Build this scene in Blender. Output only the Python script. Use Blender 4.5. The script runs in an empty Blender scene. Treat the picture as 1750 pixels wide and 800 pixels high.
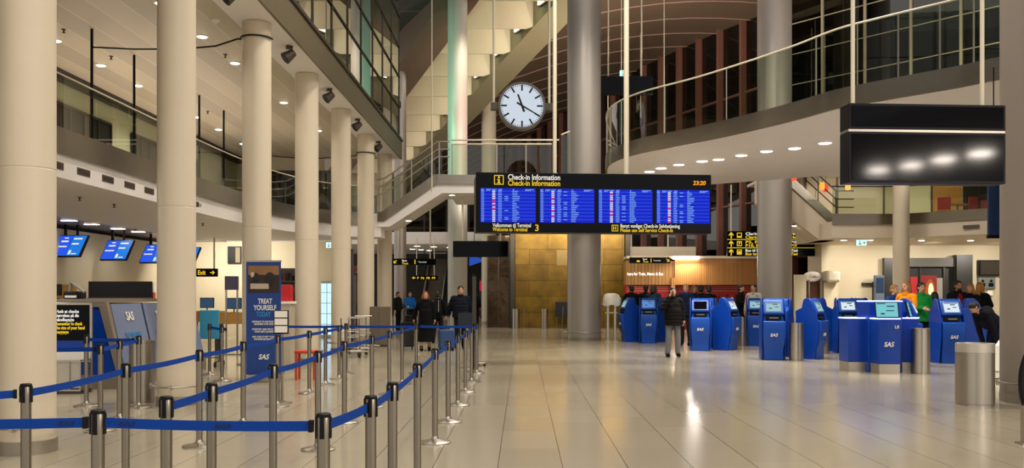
import bpy, bmesh, math, random
from mathutils import Vector, Matrix
random.seed(7)
SC = bpy.context.scene
COL = SC.collection
PI = math.pi
F, VX, HY, CH = 1550.0, 893.0, 505.0, 1.6       # focal length in px, vanishing point, camera height

def P(px, py, Y):
    """point of the place seen at pixel (px, py) at depth Y"""
    return Vector(((px - VX) * Y / F, Y, CH + (HY - py) * Y / F))
def GX(px, Y): return (px - VX) * Y / F
def GY(py): return F * CH / (py - HY)
ORD = ['first', 'second', 'third', 'fourth', 'fifth', 'sixth', 'seventh', 'eighth', 'ninth', 'tenth', 'eleventh',
       'twelfth', 'thirteenth', 'fourteenth', 'fifteenth', 'sixteenth', 'seventeenth', 'eighteenth', 'nineteenth', 'twentieth']

# ------------------------------------------------------------------ mesh builder
class MB:
    def __init__(s): s.v = []; s.f = []; s.m = []; s.mi = 0
    def use(s, i): s.mi = i; return s
    def add(s, vs, fs):
        b = len(s.v); s.v += [tuple(v) for v in vs]
        for f in fs: s.f.append(tuple(b + i for i in f)); s.m.append(s.mi)
        return s
    def box(s, x0, x1, y0, y1, z0, z1, M=None):
        vs = [Vector((x, y, z)) for x in (x0, x1) for y in (y0, y1) for z in (z0, z1)]
        if M is not None: vs = [M @ v for v in vs]
        return s.add(vs, [(0, 1, 3, 2), (4, 6, 7, 5), (0, 4, 5, 1), (2, 3, 7, 6), (0, 2, 6, 4), (1, 5, 7, 3)])
    def cbox(s, c, d, M=None):
        return s.box(c[0] - d[0] / 2, c[0] + d[0] / 2, c[1] - d[1] / 2, c[1] + d[1] / 2, c[2] - d[2] / 2, c[2] + d[2] / 2, M)
    def cone(s, p0, p1, r0, r1, n=12, caps=True):
        p0 = Vector(p0); p1 = Vector(p1); d = p1 - p0
        if d.length < 1e-9: return s
        q = d.to_track_quat('Z', 'Y'); ring = []
        for p, r in ((p0, r0), (p1, r1)):
            for k in range(n):
                a = 2 * PI * k / n; ring.append(p + q @ Vector((r * math.cos(a), r * math.sin(a), 0)))
        fs = [(k, (k + 1) % n, n + (k + 1) % n, n + k) for k in range(n)]
        if caps: fs += [tuple(range(n - 1, -1, -1)), tuple(range(n, 2 * n))]
        return s.add(ring, fs)
    def cyl(s, p0, p1, r, n=12): return s.cone(p0, p1, r, r, n)
    def tube(s, pts, r, n=8, closed=False):
        pts = [Vector(p) for p in pts]; N = len(pts); vs = []; fs = []
        for i, p in enumerate(pts):
            if closed: d = pts[(i + 1) % N] - pts[i - 1]
            else: d = pts[min(i + 1, N - 1)] - pts[max(i - 1, 0)]
            q = d.to_track_quat('Z', 'Y')
            if abs(d.normalized().z) < .95:
                zz = d.normalized(); xx = Vector((0, 0, 1)).cross(zz).normalized(); yy = zz.cross(xx)
            else:
                xx = q @ Vector((1, 0, 0)); yy = q @ Vector((0, 1, 0))
            rr = r[i] if isinstance(r, (list, tuple)) else r
            for k in range(n):
                a = 2 * PI * k / n; vs.append(p + xx * (rr * math.cos(a)) + yy * (rr * math.sin(a)))
        for i in range(N if closed else N - 1):
            j = (i + 1) % N
            for k in range(n): fs.append((i * n + k, i * n + (k + 1) % n, j * n + (k + 1) % n, j * n + k))
        if not closed: fs += [tuple(range(n - 1, -1, -1)), tuple((N - 1) * n + k for k in range(n))]
        return s.add(vs, fs)
    def lathe(s, prof, c=(0, 0, 0), n=32, sx=1, sy=1):
        vs = []; fs = []; m = len(prof)
        for r, z in prof:
            for k in range(n):
                a = 2 * PI * k / n; vs.append((c[0] + sx * r * math.cos(a), c[1] + sy * r * math.sin(a), c[2] + z))
        for i in range(m - 1):
            for k in range(n): fs.append((i * n + k, i * n + (k + 1) % n, (i + 1) * n + (k + 1) % n, (i + 1) * n + k))
        fs += [tuple(range(n - 1, -1, -1)), tuple((m - 1) * n + k for k in range(n))]
        return s.add(vs, fs)
    def prism(s, poly, z0, z1):
        n = len(poly); vs = [(x, y, z0) for x, y in poly] + [(x, y, z1) for x, y in poly]
        return s.add(vs, [tuple(range(n - 1, -1, -1)), tuple(range(n, 2 * n))] + [(k, (k + 1) % n, n + (k + 1) % n, n + k) for k in range(n)])
    def prof(s, poly, x0, x1, w=None):
        """(y,z) outline extruded along x; w: optional half widths per point"""
        n = len(poly); vs = []
        for sgn, X in ((-1, x0), (1, x1)):
            for i, (y, z) in enumerate(poly): vs.append(((sgn * w[i]) if w else X, y, z))
        return s.add(vs, [tuple(range(n)), tuple(range(2 * n - 1, n - 1, -1))] + [(k, n + k, n + (k + 1) % n, (k + 1) % n) for k in range(n)])
    def xprof(s, poly, y0, y1):
        """(x,z) outline extruded along y"""
        n = len(poly); vs = [(x, y0, z) for x, z in poly] + [(x, y1, z) for x, z in poly]
        return s.add(vs, [tuple(range(n)), tuple(range(2 * n - 1, n - 1, -1))] + [(k, n + k, n + (k + 1) % n, (k + 1) % n) for k in range(n)])
    def ell(s, c, r, n=12, m=8, M=None):
        vs = []; fs = []
        for i in range(m + 1):
            t = PI * i / m
            for k in range(n):
                a = 2 * PI * k / n
                v = Vector((r[0] * math.sin(t) * math.cos(a), r[1] * math.sin(t) * math.sin(a), r[2] * math.cos(t)))
                if M is not None: v = M @ v
                vs.append(v + Vector(c))
        for i in range(m):
            for k in range(n): fs.append((i * n + k, (i + 1) * n + k, (i + 1) * n + (k + 1) % n, i * n + (k + 1) % n))
        return s.add(vs, fs)
    def caps(s, pts, rs, n=10):
        """chain of tapered capsules (closed pieces, meant for remesh)"""
        for i in range(len(pts)):
            s.ell(pts[i], (rs[i],) * 3, n, 6)
            if i: s.cone(pts[i - 1], pts[i], rs[i - 1], rs[i], n)
        return s
    def quad(s, a, b, c, d): return s.add([a, b, c, d], [(0, 1, 2, 3)])
    def wall(s, path, z0, z1, t):
        """vertical sheet of thickness t following a plan path [(x,y)..]; z0,z1 numbers or lists"""
        N = len(path); L = []; R = []
        for i in range(N):
            a = Vector(path[max(i - 1, 0)]); b = Vector(path[min(i + 1, N - 1)]); d = (b - a).normalized()
            nrm = Vector((-d.y, d.x)) * (t / 2); p = Vector(path[i]); L.append(p + nrm); R.append(p - nrm)
        vs = []
        for i in range(N):
            a = z0[i] if isinstance(z0, (list, tuple)) else z0; b = z1[i] if isinstance(z1, (list, tuple)) else z1
            vs += [(L[i].x, L[i].y, a), (L[i].x, L[i].y, b), (R[i].x, R[i].y, b), (R[i].x, R[i].y, a)]
        fs = [(0, 3, 2, 1), tuple(4 * (N - 1) + k for k in (0, 1, 2, 3))]
        for i in range(N - 1):
            for k in range(4): fs.append((4 * i + k, 4 * i + (k + 1) % 4, 4 * (i + 1) + (k + 1) % 4, 4 * (i + 1) + k))
        return s.add(vs, fs)
    def mesh(s, name, mats):
        me = bpy.data.meshes.new(name); me.from_pydata(s.v, [], s.f)
        for m in mats: me.materials.append(m)
        for p, i in zip(me.polygons, s.m): p.material_index = i
        bm = bmesh.new(); bm.from_mesh(me); bmesh.ops.recalc_face_normals(bm, faces=bm.faces); bm.to_mesh(me); bm.free()
        me.shade_smooth(); me.set_sharp_from_angle(angle=math.radians(35))
        return me
    def build(s, name, mats, parent=None, bev=0, label=None, world=False):
        if not isinstance(mats, (list, tuple)): mats = [mats]
        if world and parent is not None:
            o = parent; off = Vector((0, 0, 0))
            while o is not None: off += o.location; o = o.parent
            s.v = [(x - off.x, y - off.y, z - off.z) for x, y, z in s.v]
        o = bpy.data.objects.new(name, s.mesh(name, mats)); COL.objects.link(o)
        if parent is not None: o.parent = parent
        if bev:
            b = o.modifiers.new('bevel', 'BEVEL'); b.width = bev; b.segments = 2; b.limit_method = 'ANGLE'; b.angle_limit = math.radians(40)
        if label: o['label'] = label
        return o

def thing(name, label, cat, loc=(0, 0, 0), rz=0, group=None):
    o = bpy.data.objects.new(name, None); COL.objects.link(o); o.empty_display_size = .2
    o.location = loc; o.rotation_euler = (0, 0, rz); return tag(o, label, cat, group)
def tag(o, label, cat, group=None):
    o['label'] = label; o['category'] = cat
    if group: o['group'] = group
    return o
def struct(o): o['kind'] = 'structure'; return o
def copy_tree(o, parent=None):
    c = o.copy(); COL.objects.link(c)
    if parent is not None: c.parent = parent
    for ch in list(o.children): copy_tree(ch, c)
    return c

# ------------------------------------------------------------------ materials
def lin(c):
    if isinstance(c, str): c = [int(c[i:i + 2], 16) / 255 for i in (1, 3, 5)]
    return tuple((x / 12.92 if x <= .04045 else ((x + .055) / 1.055) ** 2.4) for x in c) + (1,)
_M = {}
def mat(name, c, rough=.5, metal=0, spec=.5, var=.06, scale=6, bump=0, stretch=None, emit=None, estr=0, coat=0):
    if name in _M: return _M[name]
    m = bpy.data.materials.new(name); m.use_nodes = True; nt = m.node_tree; b = nt.nodes['Principled BSDF']
    b.inputs['Roughness'].default_value = rough; b.inputs['Metallic'].default_value = metal
    b.inputs['Specular IOR Level'].default_value = spec; b.inputs['Coat Weight'].default_value = coat
    L = lin(c); b.inputs['Base Color'].default_value = L
    if var or bump:
        tc = nt.nodes.new('ShaderNodeTexCoord'); mp = nt.nodes.new('ShaderNodeMapping'); nz = nt.nodes.new('ShaderNodeTexNoise')
        nt.links.new(tc.outputs['Object'], mp.inputs[0]); nt.links.new(mp.outputs[0], nz.inputs['Vector'])
        if stretch: mp.inputs['Scale'].default_value = stretch
        nz.inputs['Scale'].default_value = scale; nz.inputs['Detail'].default_value = 3
        if var:
            mx = nt.nodes.new('ShaderNodeMix'); mx.data_type = 'RGBA'
            mx.inputs['A'].default_value = tuple(x * (1 - var) for x in L[:3]) + (1,); mx.inputs['B'].default_value = tuple(min(1, x * (1 + var)) for x in L[:3]) + (1,)
            nt.links.new(nz.outputs[0], mx.inputs['Factor']); nt.links.new(mx.outputs['Result'], b.inputs['Base Color'])
        if bump:
            bp = nt.nodes.new('ShaderNodeBump'); bp.inputs['Strength'].default_value = bump; bp.inputs['Distance'].default_value = .02
            nt.links.new(nz.outputs[0], bp.inputs['Height']); nt.links.new(bp.outputs[0], b.inputs['Normal'])
    if emit:
        b.inputs['Emission Color'].default_value = lin(emit); b.inputs['Emission Strength'].default_value = estr
    _M[name] = m; return m
def glow(name, c, s): return mat(name, '#060606', .5, spec=.1, var=0, emit=c, estr=s * .68 if s <= 2 else s)
def glass(name, tint, refl=1.45, rough=.0, gl=1.0, base=0.0):
    """thin architectural glass: tinted see-through sheet with a Fresnel reflection"""
    if name in _M: return _M[name]
    m = bpy.data.materials.new(name); m.use_nodes = True; nt = m.node_tree; nt.nodes.clear(); N = nt.nodes.new; L = nt.links.new
    out = N('ShaderNodeOutputMaterial'); mx = N('ShaderNodeMixShader'); fr = N('ShaderNodeFresnel'); tr = N('ShaderNodeBsdfTransparent'); g = N('ShaderNodeBsdfGlossy')
    fr.inputs[0].default_value = refl; tr.inputs[0].default_value = lin(tint); g.inputs['Roughness'].default_value = rough; g.inputs[0].default_value = (gl, gl, gl, 1)
    nz = N('ShaderNodeTexNoise'); nz.inputs['Scale'].default_value = .7; bp = N('ShaderNodeBump'); bp.inputs['Strength'].default_value = .02
    L(nz.outputs[0], bp.inputs['Height']); L(bp.outputs[0], g.inputs['Normal'])
    ad = N('ShaderNodeMath'); ad.operation = 'ADD'; ad.use_clamp = True; ad.inputs[1].default_value = base; L(fr.outputs[0], ad.inputs[0])
    ge = N('ShaderNodeNewGeometry'); iv = N('ShaderNodeMath'); iv.operation = 'SUBTRACT'; iv.inputs[0].default_value = 1; L(ge.outputs['Backfacing'], iv.inputs[1])
    mu = N('ShaderNodeMath'); mu.operation = 'MULTIPLY'; L(ad.outputs[0], mu.inputs[0]); L(iv.outputs[0], mu.inputs[1])
    L(mu.outputs[0], mx.inputs[0]); L(tr.outputs[0], mx.inputs[1]); L(g.outputs[0], mx.inputs[2]); L(mx.outputs[0], out.inputs[0])
    _M[name] = m; return m
def striped(name, c1, c2, axis, period, width, rough=.5, metal=0, bump=0):
    """thin lines of colour c2 across colour c1, repeating along one axis (board or slat joints)"""
    if name in _M: return _M[name]
    m = mat(name, c1, rough, metal, var=0); nt = m.node_tree; b = nt.nodes['Principled BSDF']; N = nt.nodes.new; L = nt.links.new
    tc = N('ShaderNodeTexCoord'); sp = N('ShaderNodeSeparateXYZ'); L(tc.outputs['Object'], sp.inputs[0])
    d = N('ShaderNodeMath'); d.operation = 'DIVIDE'; d.inputs[1].default_value = period; L(sp.outputs[axis], d.inputs[0])
    fr = N('ShaderNodeMath'); fr.operation = 'FRACT'; L(d.outputs[0], fr.inputs[0])
    lt = N('ShaderNodeMath'); lt.operation = 'LESS_THAN'; lt.inputs[1].default_value = width / period; L(fr.outputs[0], lt.inputs[0])
    fl = N('ShaderNodeMath'); fl.operation = 'FLOOR'; L(d.outputs[0], fl.inputs[0])
    wn = N('ShaderNodeTexWhiteNoise'); wn.noise_dimensions = '1D'; L(fl.outputs[0], wn.inputs['W'])
    v = N('ShaderNodeMix'); v.data_type = 'RGBA'; A = lin(c1); v.inputs['A'].default_value = tuple(x * .86 for x in A[:3]) + (1,); v.inputs['B'].default_value = tuple(min(1, x * 1.1) for x in A[:3]) + (1,)
    L(wn.outputs[0], v.inputs['Factor'])
    mx = N('ShaderNodeMix'); mx.data_type = 'RGBA'; mx.inputs['B'].default_value = lin(c2); L(v.outputs['Result'], mx.inputs['A']); L(lt.outputs[0], mx.inputs['Factor'])
    L(mx.outputs['Result'], b.inputs['Base Color']); return m
def floor_mat():
    m = mat('stone_floor', '#b9ac92', .2, var=0); nt = m.node_tree; b = nt.nodes['Principled BSDF']; N = nt.nodes.new; L = nt.links.new
    def math_(op, a, v=None, w=None):
        n = N('ShaderNodeMath'); n.operation = op
        if isinstance(a, (int, float)): n.inputs[0].default_value = a
        else: L(a, n.inputs[0])
        if v is not None:
            if isinstance(v, (int, float)): n.inputs[1].default_value = v
            else: L(v, n.inputs[1])
        return n.outputs[0]
    tc = N('ShaderNodeTexCoord'); sp = N('ShaderNodeSeparateXYZ'); L(tc.outputs['Object'], sp.inputs[0])
    u = math_('DIVIDE', math_('SUBTRACT', sp.outputs[0], .37), .605); row = math_('FLOOR', u); fu = math_('FRACT', u)
    w1 = N('ShaderNodeTexWhiteNoise'); w1.noise_dimensions = '1D'; L(row, w1.inputs['W'])
    v = math_('ADD', math_('DIVIDE', sp.outputs[1], 1.21), w1.outputs[0]); fv = math_('FRACT', v); col = math_('FLOOR', v)
    cx = N('ShaderNodeCombineXYZ'); L(row, cx.inputs[0]); L(col, cx.inputs[1])
    w2 = N('ShaderNodeTexWhiteNoise'); w2.noise_dimensions = '2D'; L(cx.outputs[0], w2.inputs['Vector'])
    l1 = math_('LESS_THAN', fu, .013); l2 = math_('MULTIPLY', math_('LESS_THAN', fv, .004), .22); ln = math_('MAXIMUM', l1, l2)
    nz = N('ShaderNodeTexNoise'); nz.inputs['Scale'].default_value = 9; nz.inputs['Detail'].default_value = 4; L(tc.outputs['Object'], nz.inputs['Vector'])
    t = math_('ADD', math_('MULTIPLY', w2.outputs[0], .75), math_('MULTIPLY', nz.outputs[0], .3))
    mx = N('ShaderNodeMix'); mx.data_type = 'RGBA'; mx.inputs['A'].default_value = lin('#a09783'); mx.inputs['B'].default_value = lin('#a49b87'); L(t, mx.inputs['Factor'])
    m2 = N('ShaderNodeMix'); m2.data_type = 'RGBA'; m2.inputs['B'].default_value = lin('#4a4234'); L(mx.outputs['Result'], m2.inputs['A']); L(ln, m2.inputs['Factor'])
    L(m2.outputs['Result'], b.inputs['Base Color'])
    r = N('ShaderNodeMapRange'); r.inputs['To Min'].default_value = .15; r.inputs['To Max'].default_value = .19; L(w2.outputs[0], r.inputs[0]); L(r.outputs[0], b.inputs['Roughness'])
    b.inputs['Specular IOR Level'].default_value = .6
    return m
def tile_mat(name, c1, c2, cm, w, h, rough, metal):
    m = mat(name, c1, rough, metal, var=0); nt = m.node_tree; b = nt.nodes['Principled BSDF']; N = nt.nodes.new; L = nt.links.new
    tc = N('ShaderNodeTexCoord'); sp = N('ShaderNodeSeparateXYZ'); cb = N('ShaderNodeCombineXYZ'); L(tc.outputs['Object'], sp.inputs[0])
    ad = N('ShaderNodeMath'); ad.operation = 'ADD'; L(sp.outputs[0], ad.inputs[0]); L(sp.outputs[1], ad.inputs[1])
    L(ad.outputs[0], cb.inputs[0]); L(sp.outputs[2], cb.inputs[1])
    br = N('ShaderNodeTexBrick'); br.inputs['Scale'].default_value = 1; br.inputs['Brick Width'].default_value = w; br.inputs['Row Height'].default_value = h
    br.inputs['Mortar Size'].default_value = .012; br.inputs['Color1'].default_value = lin(c1); br.inputs['Color2'].default_value = lin(c2); br.inputs['Mortar'].default_value = lin(cm)
    L(cb.outputs[0], br.inputs['Vector'])
    nz = N('ShaderNodeTexNoise'); nz.inputs['Scale'].default_value = 1.6; nz.inputs['Detail'].default_value = 5; L(tc.outputs['Object'], nz.inputs['Vector'])
    mr = N('ShaderNodeMapRange'); mr.inputs['From Min'].default_value = .3; mr.inputs['From Max'].default_value = .7; mr.inputs['To Min'].default_value = .62; mr.inputs['To Max'].default_value = 1.25; L(nz.outputs[0], mr.inputs[0])
    mx = N('ShaderNodeMix'); mx.data_type = 'RGBA'; mx.blend_type = 'MULTIPLY'; mx.inputs['Factor'].default_value = 1; L(br.outputs[0], mx.inputs['A']); L(mr.outputs[0], mx.inputs['B'])
    L(mx.outputs['Result'], b.inputs['Base Color']); return m

white = mat('painted_plaster', '#d8cab6', .55, var=.03, scale=2)
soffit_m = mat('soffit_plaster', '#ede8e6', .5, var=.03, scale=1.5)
cream = mat('cream_wall', '#cfc3a6', .6, var=.04, scale=1.2)
colpaint = mat('column_paint', '#d3c6b0', .38, var=.03, scale=3)
steelband = mat('stainless_band', '#9a948a', .2, metal=.9, var=.12, scale=1.1, bump=.3)
steel = mat('brushed_steel', '#b3aca2', .32, metal=1, var=.1, scale=14, stretch=(8, 8, .3))
polesteel = mat('pole_steel', '#8f877b', .3, metal=1, var=.06, scale=20)
darksteel = mat('dark_steel', '#4b463f', .4, metal=.8, var=.05)
rodpaint = mat('rod_paint', '#d9cfba', .4, var=.03)
bigcol = mat('metal_column_cladding', '#a39d98', .42, metal=.4, var=.05, scale=3, stretch=(1, 1, .1))
black = mat('black_plastic', '#0c0c10', .4, spec=.2, var=.05)
signblack = mat('sign_black', '#05060d', .3, spec=.12, var=.03, scale=2)
rubber = mat('rubber', '#151412', .7, var=.05)
beltblue = mat('belt_blue', '#0a3d98', .7, spec=.15, var=.06, scale=60)
navy = mat('navy_logo', '#081c55', .6, var=0)
sasblue = mat('kiosk_blue', '#083b9e', .35, spec=.3, var=.06, scale=4, coat=.08)
bannerblue = mat('banner_blue', '#0d3a86', .5, var=.04)
greyblue = mat('grey_blue_panel', '#6f7c9c', .4, var=.04)
counter_grey = mat('counter_grey', '#8d8174', .4, metal=.3, var=.05)
rail_glass = glass('railing_glass', '#dfe4da', 1.45, base=.03)
facade_glass = glass('office_glass', '#9fada2', 1.5, base=.13)
dark_glass = glass('night_glass', '#8a948e', 1.5, base=.05)
brown = mat('brown_cladding', '#6a5747', .5, var=.06)
fincream = mat('fin_cream', '#bdb297', .5, var=.03)
mullion_red = mat('mullion_rose', '#86594c', .45, var=.06)
mullion_pale = mat('mullion_pale', '#b1a78e', .4, var=.04)
lightlens = glow('lamp_lens', '#fff1d8', 14)
lightsoft = glow('lamp_lens_soft', '#fff0dc', 5)
coollens = glow('cool_lens', '#e8f4ff', 9)
yellow = glow('sign_yellow', '#f2c82a', 1.0)
yellowpaint = mat('yellow_paint', '#e0cf2c', .5, var=0, emit='#e0c81c', estr=.25)
signwhite = glow('sign_white', '#f4efe4', .95)
whitepaint = mat('white_paint', '#eeeae2', .5, var=.02)
pink = glow('screen_pink', '#f03a80', .9)
screenblue = glow('screen_blue', '#0c22cc', .85)
screenrow = glow('screen_row', '#1c3de0', .95)
screentext = glow('screen_text', '#8fc0f5', .95)
red = mat('red_paint', '#a81c20', .45, var=.06)
wood = striped('oak_slats', '#a87a44', '#6e4a24', 0, .16, .03, .5)
orange = mat('orange_laminate', '#c08a3e', .5, var=.08)
rubberbase = mat('skirt_steel', '#938b7d', .4, metal=.5, var=.1, scale=10)
dark = mat('dark_void', '#17120f', .7, var=.1)
darkwall = mat('dark_wall', '#2a2420', .6, var=.15, scale=.8)

# ------------------------------------------------------------------ lettering
def text(s, size, m, parent, loc, rot=(PI / 2, 0, 0), name='lettering', align='LEFT', bold=0, shear=0, fit=None, depth=.003, label=None):
    cu = bpy.data.curves.new(name, 'FONT'); cu.body = s; cu.size = size; cu.align_x = align; cu.offset = bold * size; cu.shear = shear; cu.extrude = depth; cu.resolution_u = 3
    t = bpy.data.objects.new(name, cu); COL.objects.link(t)
    me = bpy.data.meshes.new_from_object(t.evaluated_get(bpy.context.evaluated_depsgraph_get()))
    bpy.data.objects.remove(t); bpy.data.curves.remove(cu)
    me.materials.clear(); me.materials.append(m); me.name = name
    if fit and len(me.vertices):
        xs = [v.co.x for v in me.vertices]; k = fit / max(1e-6, max(xs) - min(xs))
        for v in me.vertices: v.co.x *= k
    o = bpy.data.objects.new(name, me); COL.objects.link(o); o.parent = parent; o.location = loc; o.rotation_euler = rot
    if label: o['label'] = label
    return o
def arrow_pts(d):
    """unit arrow outline pointing up, rotated by d radians"""
    pts = [(-.09, -.5), (.09, -.5), (.09, .12), (.34, -.12), (.34, .12), (0, .5), (-.34, .12), (-.34, -.12), (-.09, .12)]
    c, s = math.cos(d), math.sin(d); return [(x * c - y * s, x * s + y * c) for x, y in pts]
def arrow(mb, cx, cz, y, size, d):
    p = [(cx + a * size, cz + b * size) for a, b in arrow_pts(d)]; mb.xprof(p, y - .004, y); return mb

# ------------------------------------------------------------------ lights
def spot(name, loc, power, ang=130, blend=.7, rad=.08, col=(1, .92, .81), target=None, parent=None):
    l = bpy.data.lights.new(name, 'SPOT'); l.energy = power; l.spot_size = math.radians(ang); l.spot_blend = blend; l.shadow_soft_size = rad; l.color = col
    o = bpy.data.objects.new(name, l); COL.objects.link(o); o.location = loc
    if target is not None: o.rotation_euler = (Vector(target) - Vector(loc)).to_track_quat('-Z', 'Y').to_euler()
    if parent is not None: o.parent = parent
    return o
def area(name, loc, power, sx, sy, col=(1, .92, .81), target=None):
    l = bpy.data.lights.new(name, 'AREA'); l.shape = 'RECTANGLE'; l.size = sx; l.size_y = sy; l.energy = power; l.color = col
    o = bpy.data.objects.new(name, l); COL.objects.link(o); o.location = loc
    if target is not None: o.rotation_euler = (Vector(target) - Vector(loc)).to_track_quat('-Z', 'Y').to_euler()
    return o
def downlight(loc, label, group, r=.11, power=30, lens=None, rect=None, ang=135):
    t = thing('downlight', label, 'ceiling light', loc, 0, group)
    if rect:
        a, b = rect
        MB().box(-a - .03, a + .03, -b - .03, b + .03, -.012, .0).build('trim_frame', whitepaint, t)
        MB().box(-a, a, -b, b, -.02, -.012).build('lens', lens or lightlens, t)
    else:
        MB().lathe([(r + .03, 0), (r + .03, -.012), (r, -.016), (r, 0)], n=20).build('trim_ring', whitepaint, t)
        MB().lathe([(r * .98, -.004), (r * .9, -.022), (r * .4, -.03)], n=20).build('lens', lens or lightlens, t)
    if power: spot('lamp_beam', (0, 0, -.06), power, ang, .8, r, parent=t)
    return t
# ================================================================== camera, world
cam = bpy.data.cameras.new('camera'); cam.sensor_width = 36; cam.lens = 36 * F / 1750
cam.shift_x = (875 - VX) / 1750; cam.shift_y = (HY - 400) / 1750; cam.clip_end = 300
co = bpy.data.objects.new('camera', cam); COL.objects.link(co); co.location = (0, 0, CH); co.rotation_euler = (PI / 2, 0, 0); SC.camera = co
w = bpy.data.worlds.new('hall_ambient'); SC.world = w; w.use_nodes = True
w.node_tree.nodes['Background'].inputs[0].default_value = (1.0, .93, .84, 1); w.node_tree.nodes['Background'].inputs[1].default_value = .66
vs = SC.view_settings; SC.display_settings.display_device = 'sRGB'; vs.view_transform = 'Standard'; vs.look = 'None'; vs.exposure = .55; vs.gamma = 1; vs.use_curve_mapping = False
SC.cycles.use_denoising = True; SC.cycles.max_bounces = 8; SC.cycles.transparent_max_bounces = 16; SC.cycles.caustics_reflective = False; SC.cycles.caustics_refractive = False; SC.cycles.sample_clamp_indirect = 6

# ================================================================== floor and outer walls
struct(MB().box(-24, 24, -7, 92, -.2, 0).build('floor', floor_mat()))
struct(MB().box(-22, -21.7, 2, 36.6, 0, 7).build('wall_left', cream))
struct(MB().box(-40, 30, 90, 90.3, 0, 20).build('wall_back', darkwall))
struct(MB().box(21.7, 22, 10, 42, 0, 18).build('wall_right', cream))

# ================================================================== left wing: colonnade, beam, glazed office above
CX = -5.08
def column(Y, label):
    t = thing('column', label, 'column', (CX, Y, 0), 0, 'white round columns of the left colonnade')
    MB().lathe([(.27, .1), (.27, 2.88), (.266, 2.885), (.266, 2.895), (.27, 2.9), (.27, 6.79)], n=48).build('shaft', colpaint, t)
    MB().lathe([(.285, 0), (.285, .13), (.27, .135)], n=48).build('base_skirt', rubberbase, t)
    g = MB().tube([(.355 * math.cos(a * PI / 20), .355 * math.sin(a * PI / 20), .28) for a in range(40)], .013, 8, True)
    for a in (0, PI / 2, PI, 3 * PI / 2):
        a -= PI / 2 * .93; g.cyl((.27 * math.cos(a), .27 * math.sin(a), .25), (.35 * math.cos(a), .35 * math.sin(a), .28), .011, 6); g.cbox((.36 * math.cos(a), .36 * math.sin(a), .28), (.03, .03, .07))
    g.build('guard_ring', steel, t)
    return t
for k in range(7):
    column(9.3 + 4.02 * k, '%s white round column of the left row counting from the camera' % ORD[k])

o = struct(MB().box(-5.46, -4.64, 3, 34.6, 6.8, 7.44).build('beam', soffit_m))
o = struct(MB().box(-4.66, -4.60, 3, 34.65, 6.79, 7.46).build('trim_1', mat('fascia_metal', '#6f6450', .35, metal=.55, var=.08, scale=1)))
MB().box(-4.72, -4.56, 3, 34.65, 7.46, 7.54).build('ledge', darksteel, o)
# office glazing over the beam: panes, mullions and the room behind
wn = struct(MB().box(-4.77, -4.75, 3, 34.9, 7.54, 17).build('window_1', facade_glass))
for k in range(15): MB().cbox((-4.74, 34.85 - 2.05 * k, 12.2), (.035, .05, 9.4)).build('mullion', darksteel, wn)
for z in (8.82, 10.0, 11.15, 12.3, 13.45, 14.6): MB().box(-4.76, -4.71, 3, 34.9, z - .014, z + .014).build('transom', darksteel, wn)
MB().box(-5.6, -4.75, 34.88, 34.9, 7.54, 17).build('end_pane', facade_glass, wn)
struct(MB().box(-8.6, -8.4, 3, 35, 7.44, 17).build('wall_office', mat('office_wall', '#5d5a4b', .6, var=.1)))
struct(MB().box(-8.4, -4.9, 3, 35, 7.40, 7.46).build('floor_office', dark))
for k in range(3):
    downlight((-6.4, 22.6 + 4.2 * k, 12.6 + .9 * k), '%s warm lamp glowing behind the dark office glass above the beam' % ORD[k], 'lamps behind the office glass', .22, 30, lightsoft)

# slatted ceiling over the left gallery
ceil_slat = striped('ceiling_slats', '#c4b59c', '#d3c7af', 0, .6, .035, .42)
struct(MB().box(-14, -5.44, 3, 35, 6.86, 6.95).build('ceiling_left', ceil_slat))
n = 0
for k in range(7):
    downlight((-6.5, 16.3 + 2.1 * k, 6.86), '%s lamp of the ceiling row beside the white columns' % ORD[k], 'gallery ceiling lamps beside the columns', .1, 90)
for k in range(6):
    downlight((-9.62, 18.7 + 2.0 * k, 6.86), '%s lamp of the ceiling row over the left gallery' % ORD[k], 'gallery ceiling lamps over the walkway', .1, 170)
downlight((-5.9, 8.5, 6.86), 'ceiling lamp hidden above the nearest white column', 'gallery ceiling lamps beside the columns', .1, 40)
t = thing('smoke_detector', 'small white smoke detector on the slatted ceiling by the nearest lamp', 'smoke detector', (-5.86, 17.3, 6.86))
MB().lathe([(.09, 0), (.09, -.02), (.05, -.06), (.03, -.07)], n=20).build('housing', whitepaint, t)

# gallery (lower mezzanine) on the left: curved edge, vents, steel band, glass rail
edgeL = [(-7.84, 3), (-7.84, 10), (-7.84, 16), (-7.84, 20), (-7.82, 23), (-7.7, 25.5), (-7.4, 27.8), (-6.9, 29.4), (-6.2, 30.5), (-5.5, 31), (-4.85, 31.05)]
def smooth(path, n=4):
    P_ = [Vector(p) for p in path]; out = []
    for i in range(len(P_) - 1):
        p0, p1, p2, p3 = P_[max(i - 1, 0)], P_[i], P_[i + 1], P_[min(i + 2, len(P_) - 1)]
        for k in range(n):
            t = k / n
            out.append(tuple(.5 * ((2 * p1) + (p2 - p0) * t + (2 * p0 - 5 * p1 + 4 * p2 - p3) * t * t + (3 * p1 - p0 - 3 * p2 + p3) * t ** 3)))
    return out + [tuple(P_[-1])]
eL = smooth(edgeL)
slab = struct(MB().prism(eL + [(-4.85, 33), (-7, 36), (-21.7, 36), (-21.7, 3)], 4.0, 4.40).build('gallery_slab', soffit_m))
struct(MB().prism(eL + [(-4.85, 32), (-7, 33), (-11.75, 33), (-11.75, 3)], 3.6, 4.0).build('gallery_soffit', soffit_m))
struct(MB().box(-21.7, -11.75, 3, 36, 3.72, 3.78).build('ceiling_check', mat('blue_glow_ceiling', '#7d7488', .3, var=.05)))  # bluish reflections and glow are painted into the ceiling colour
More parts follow.
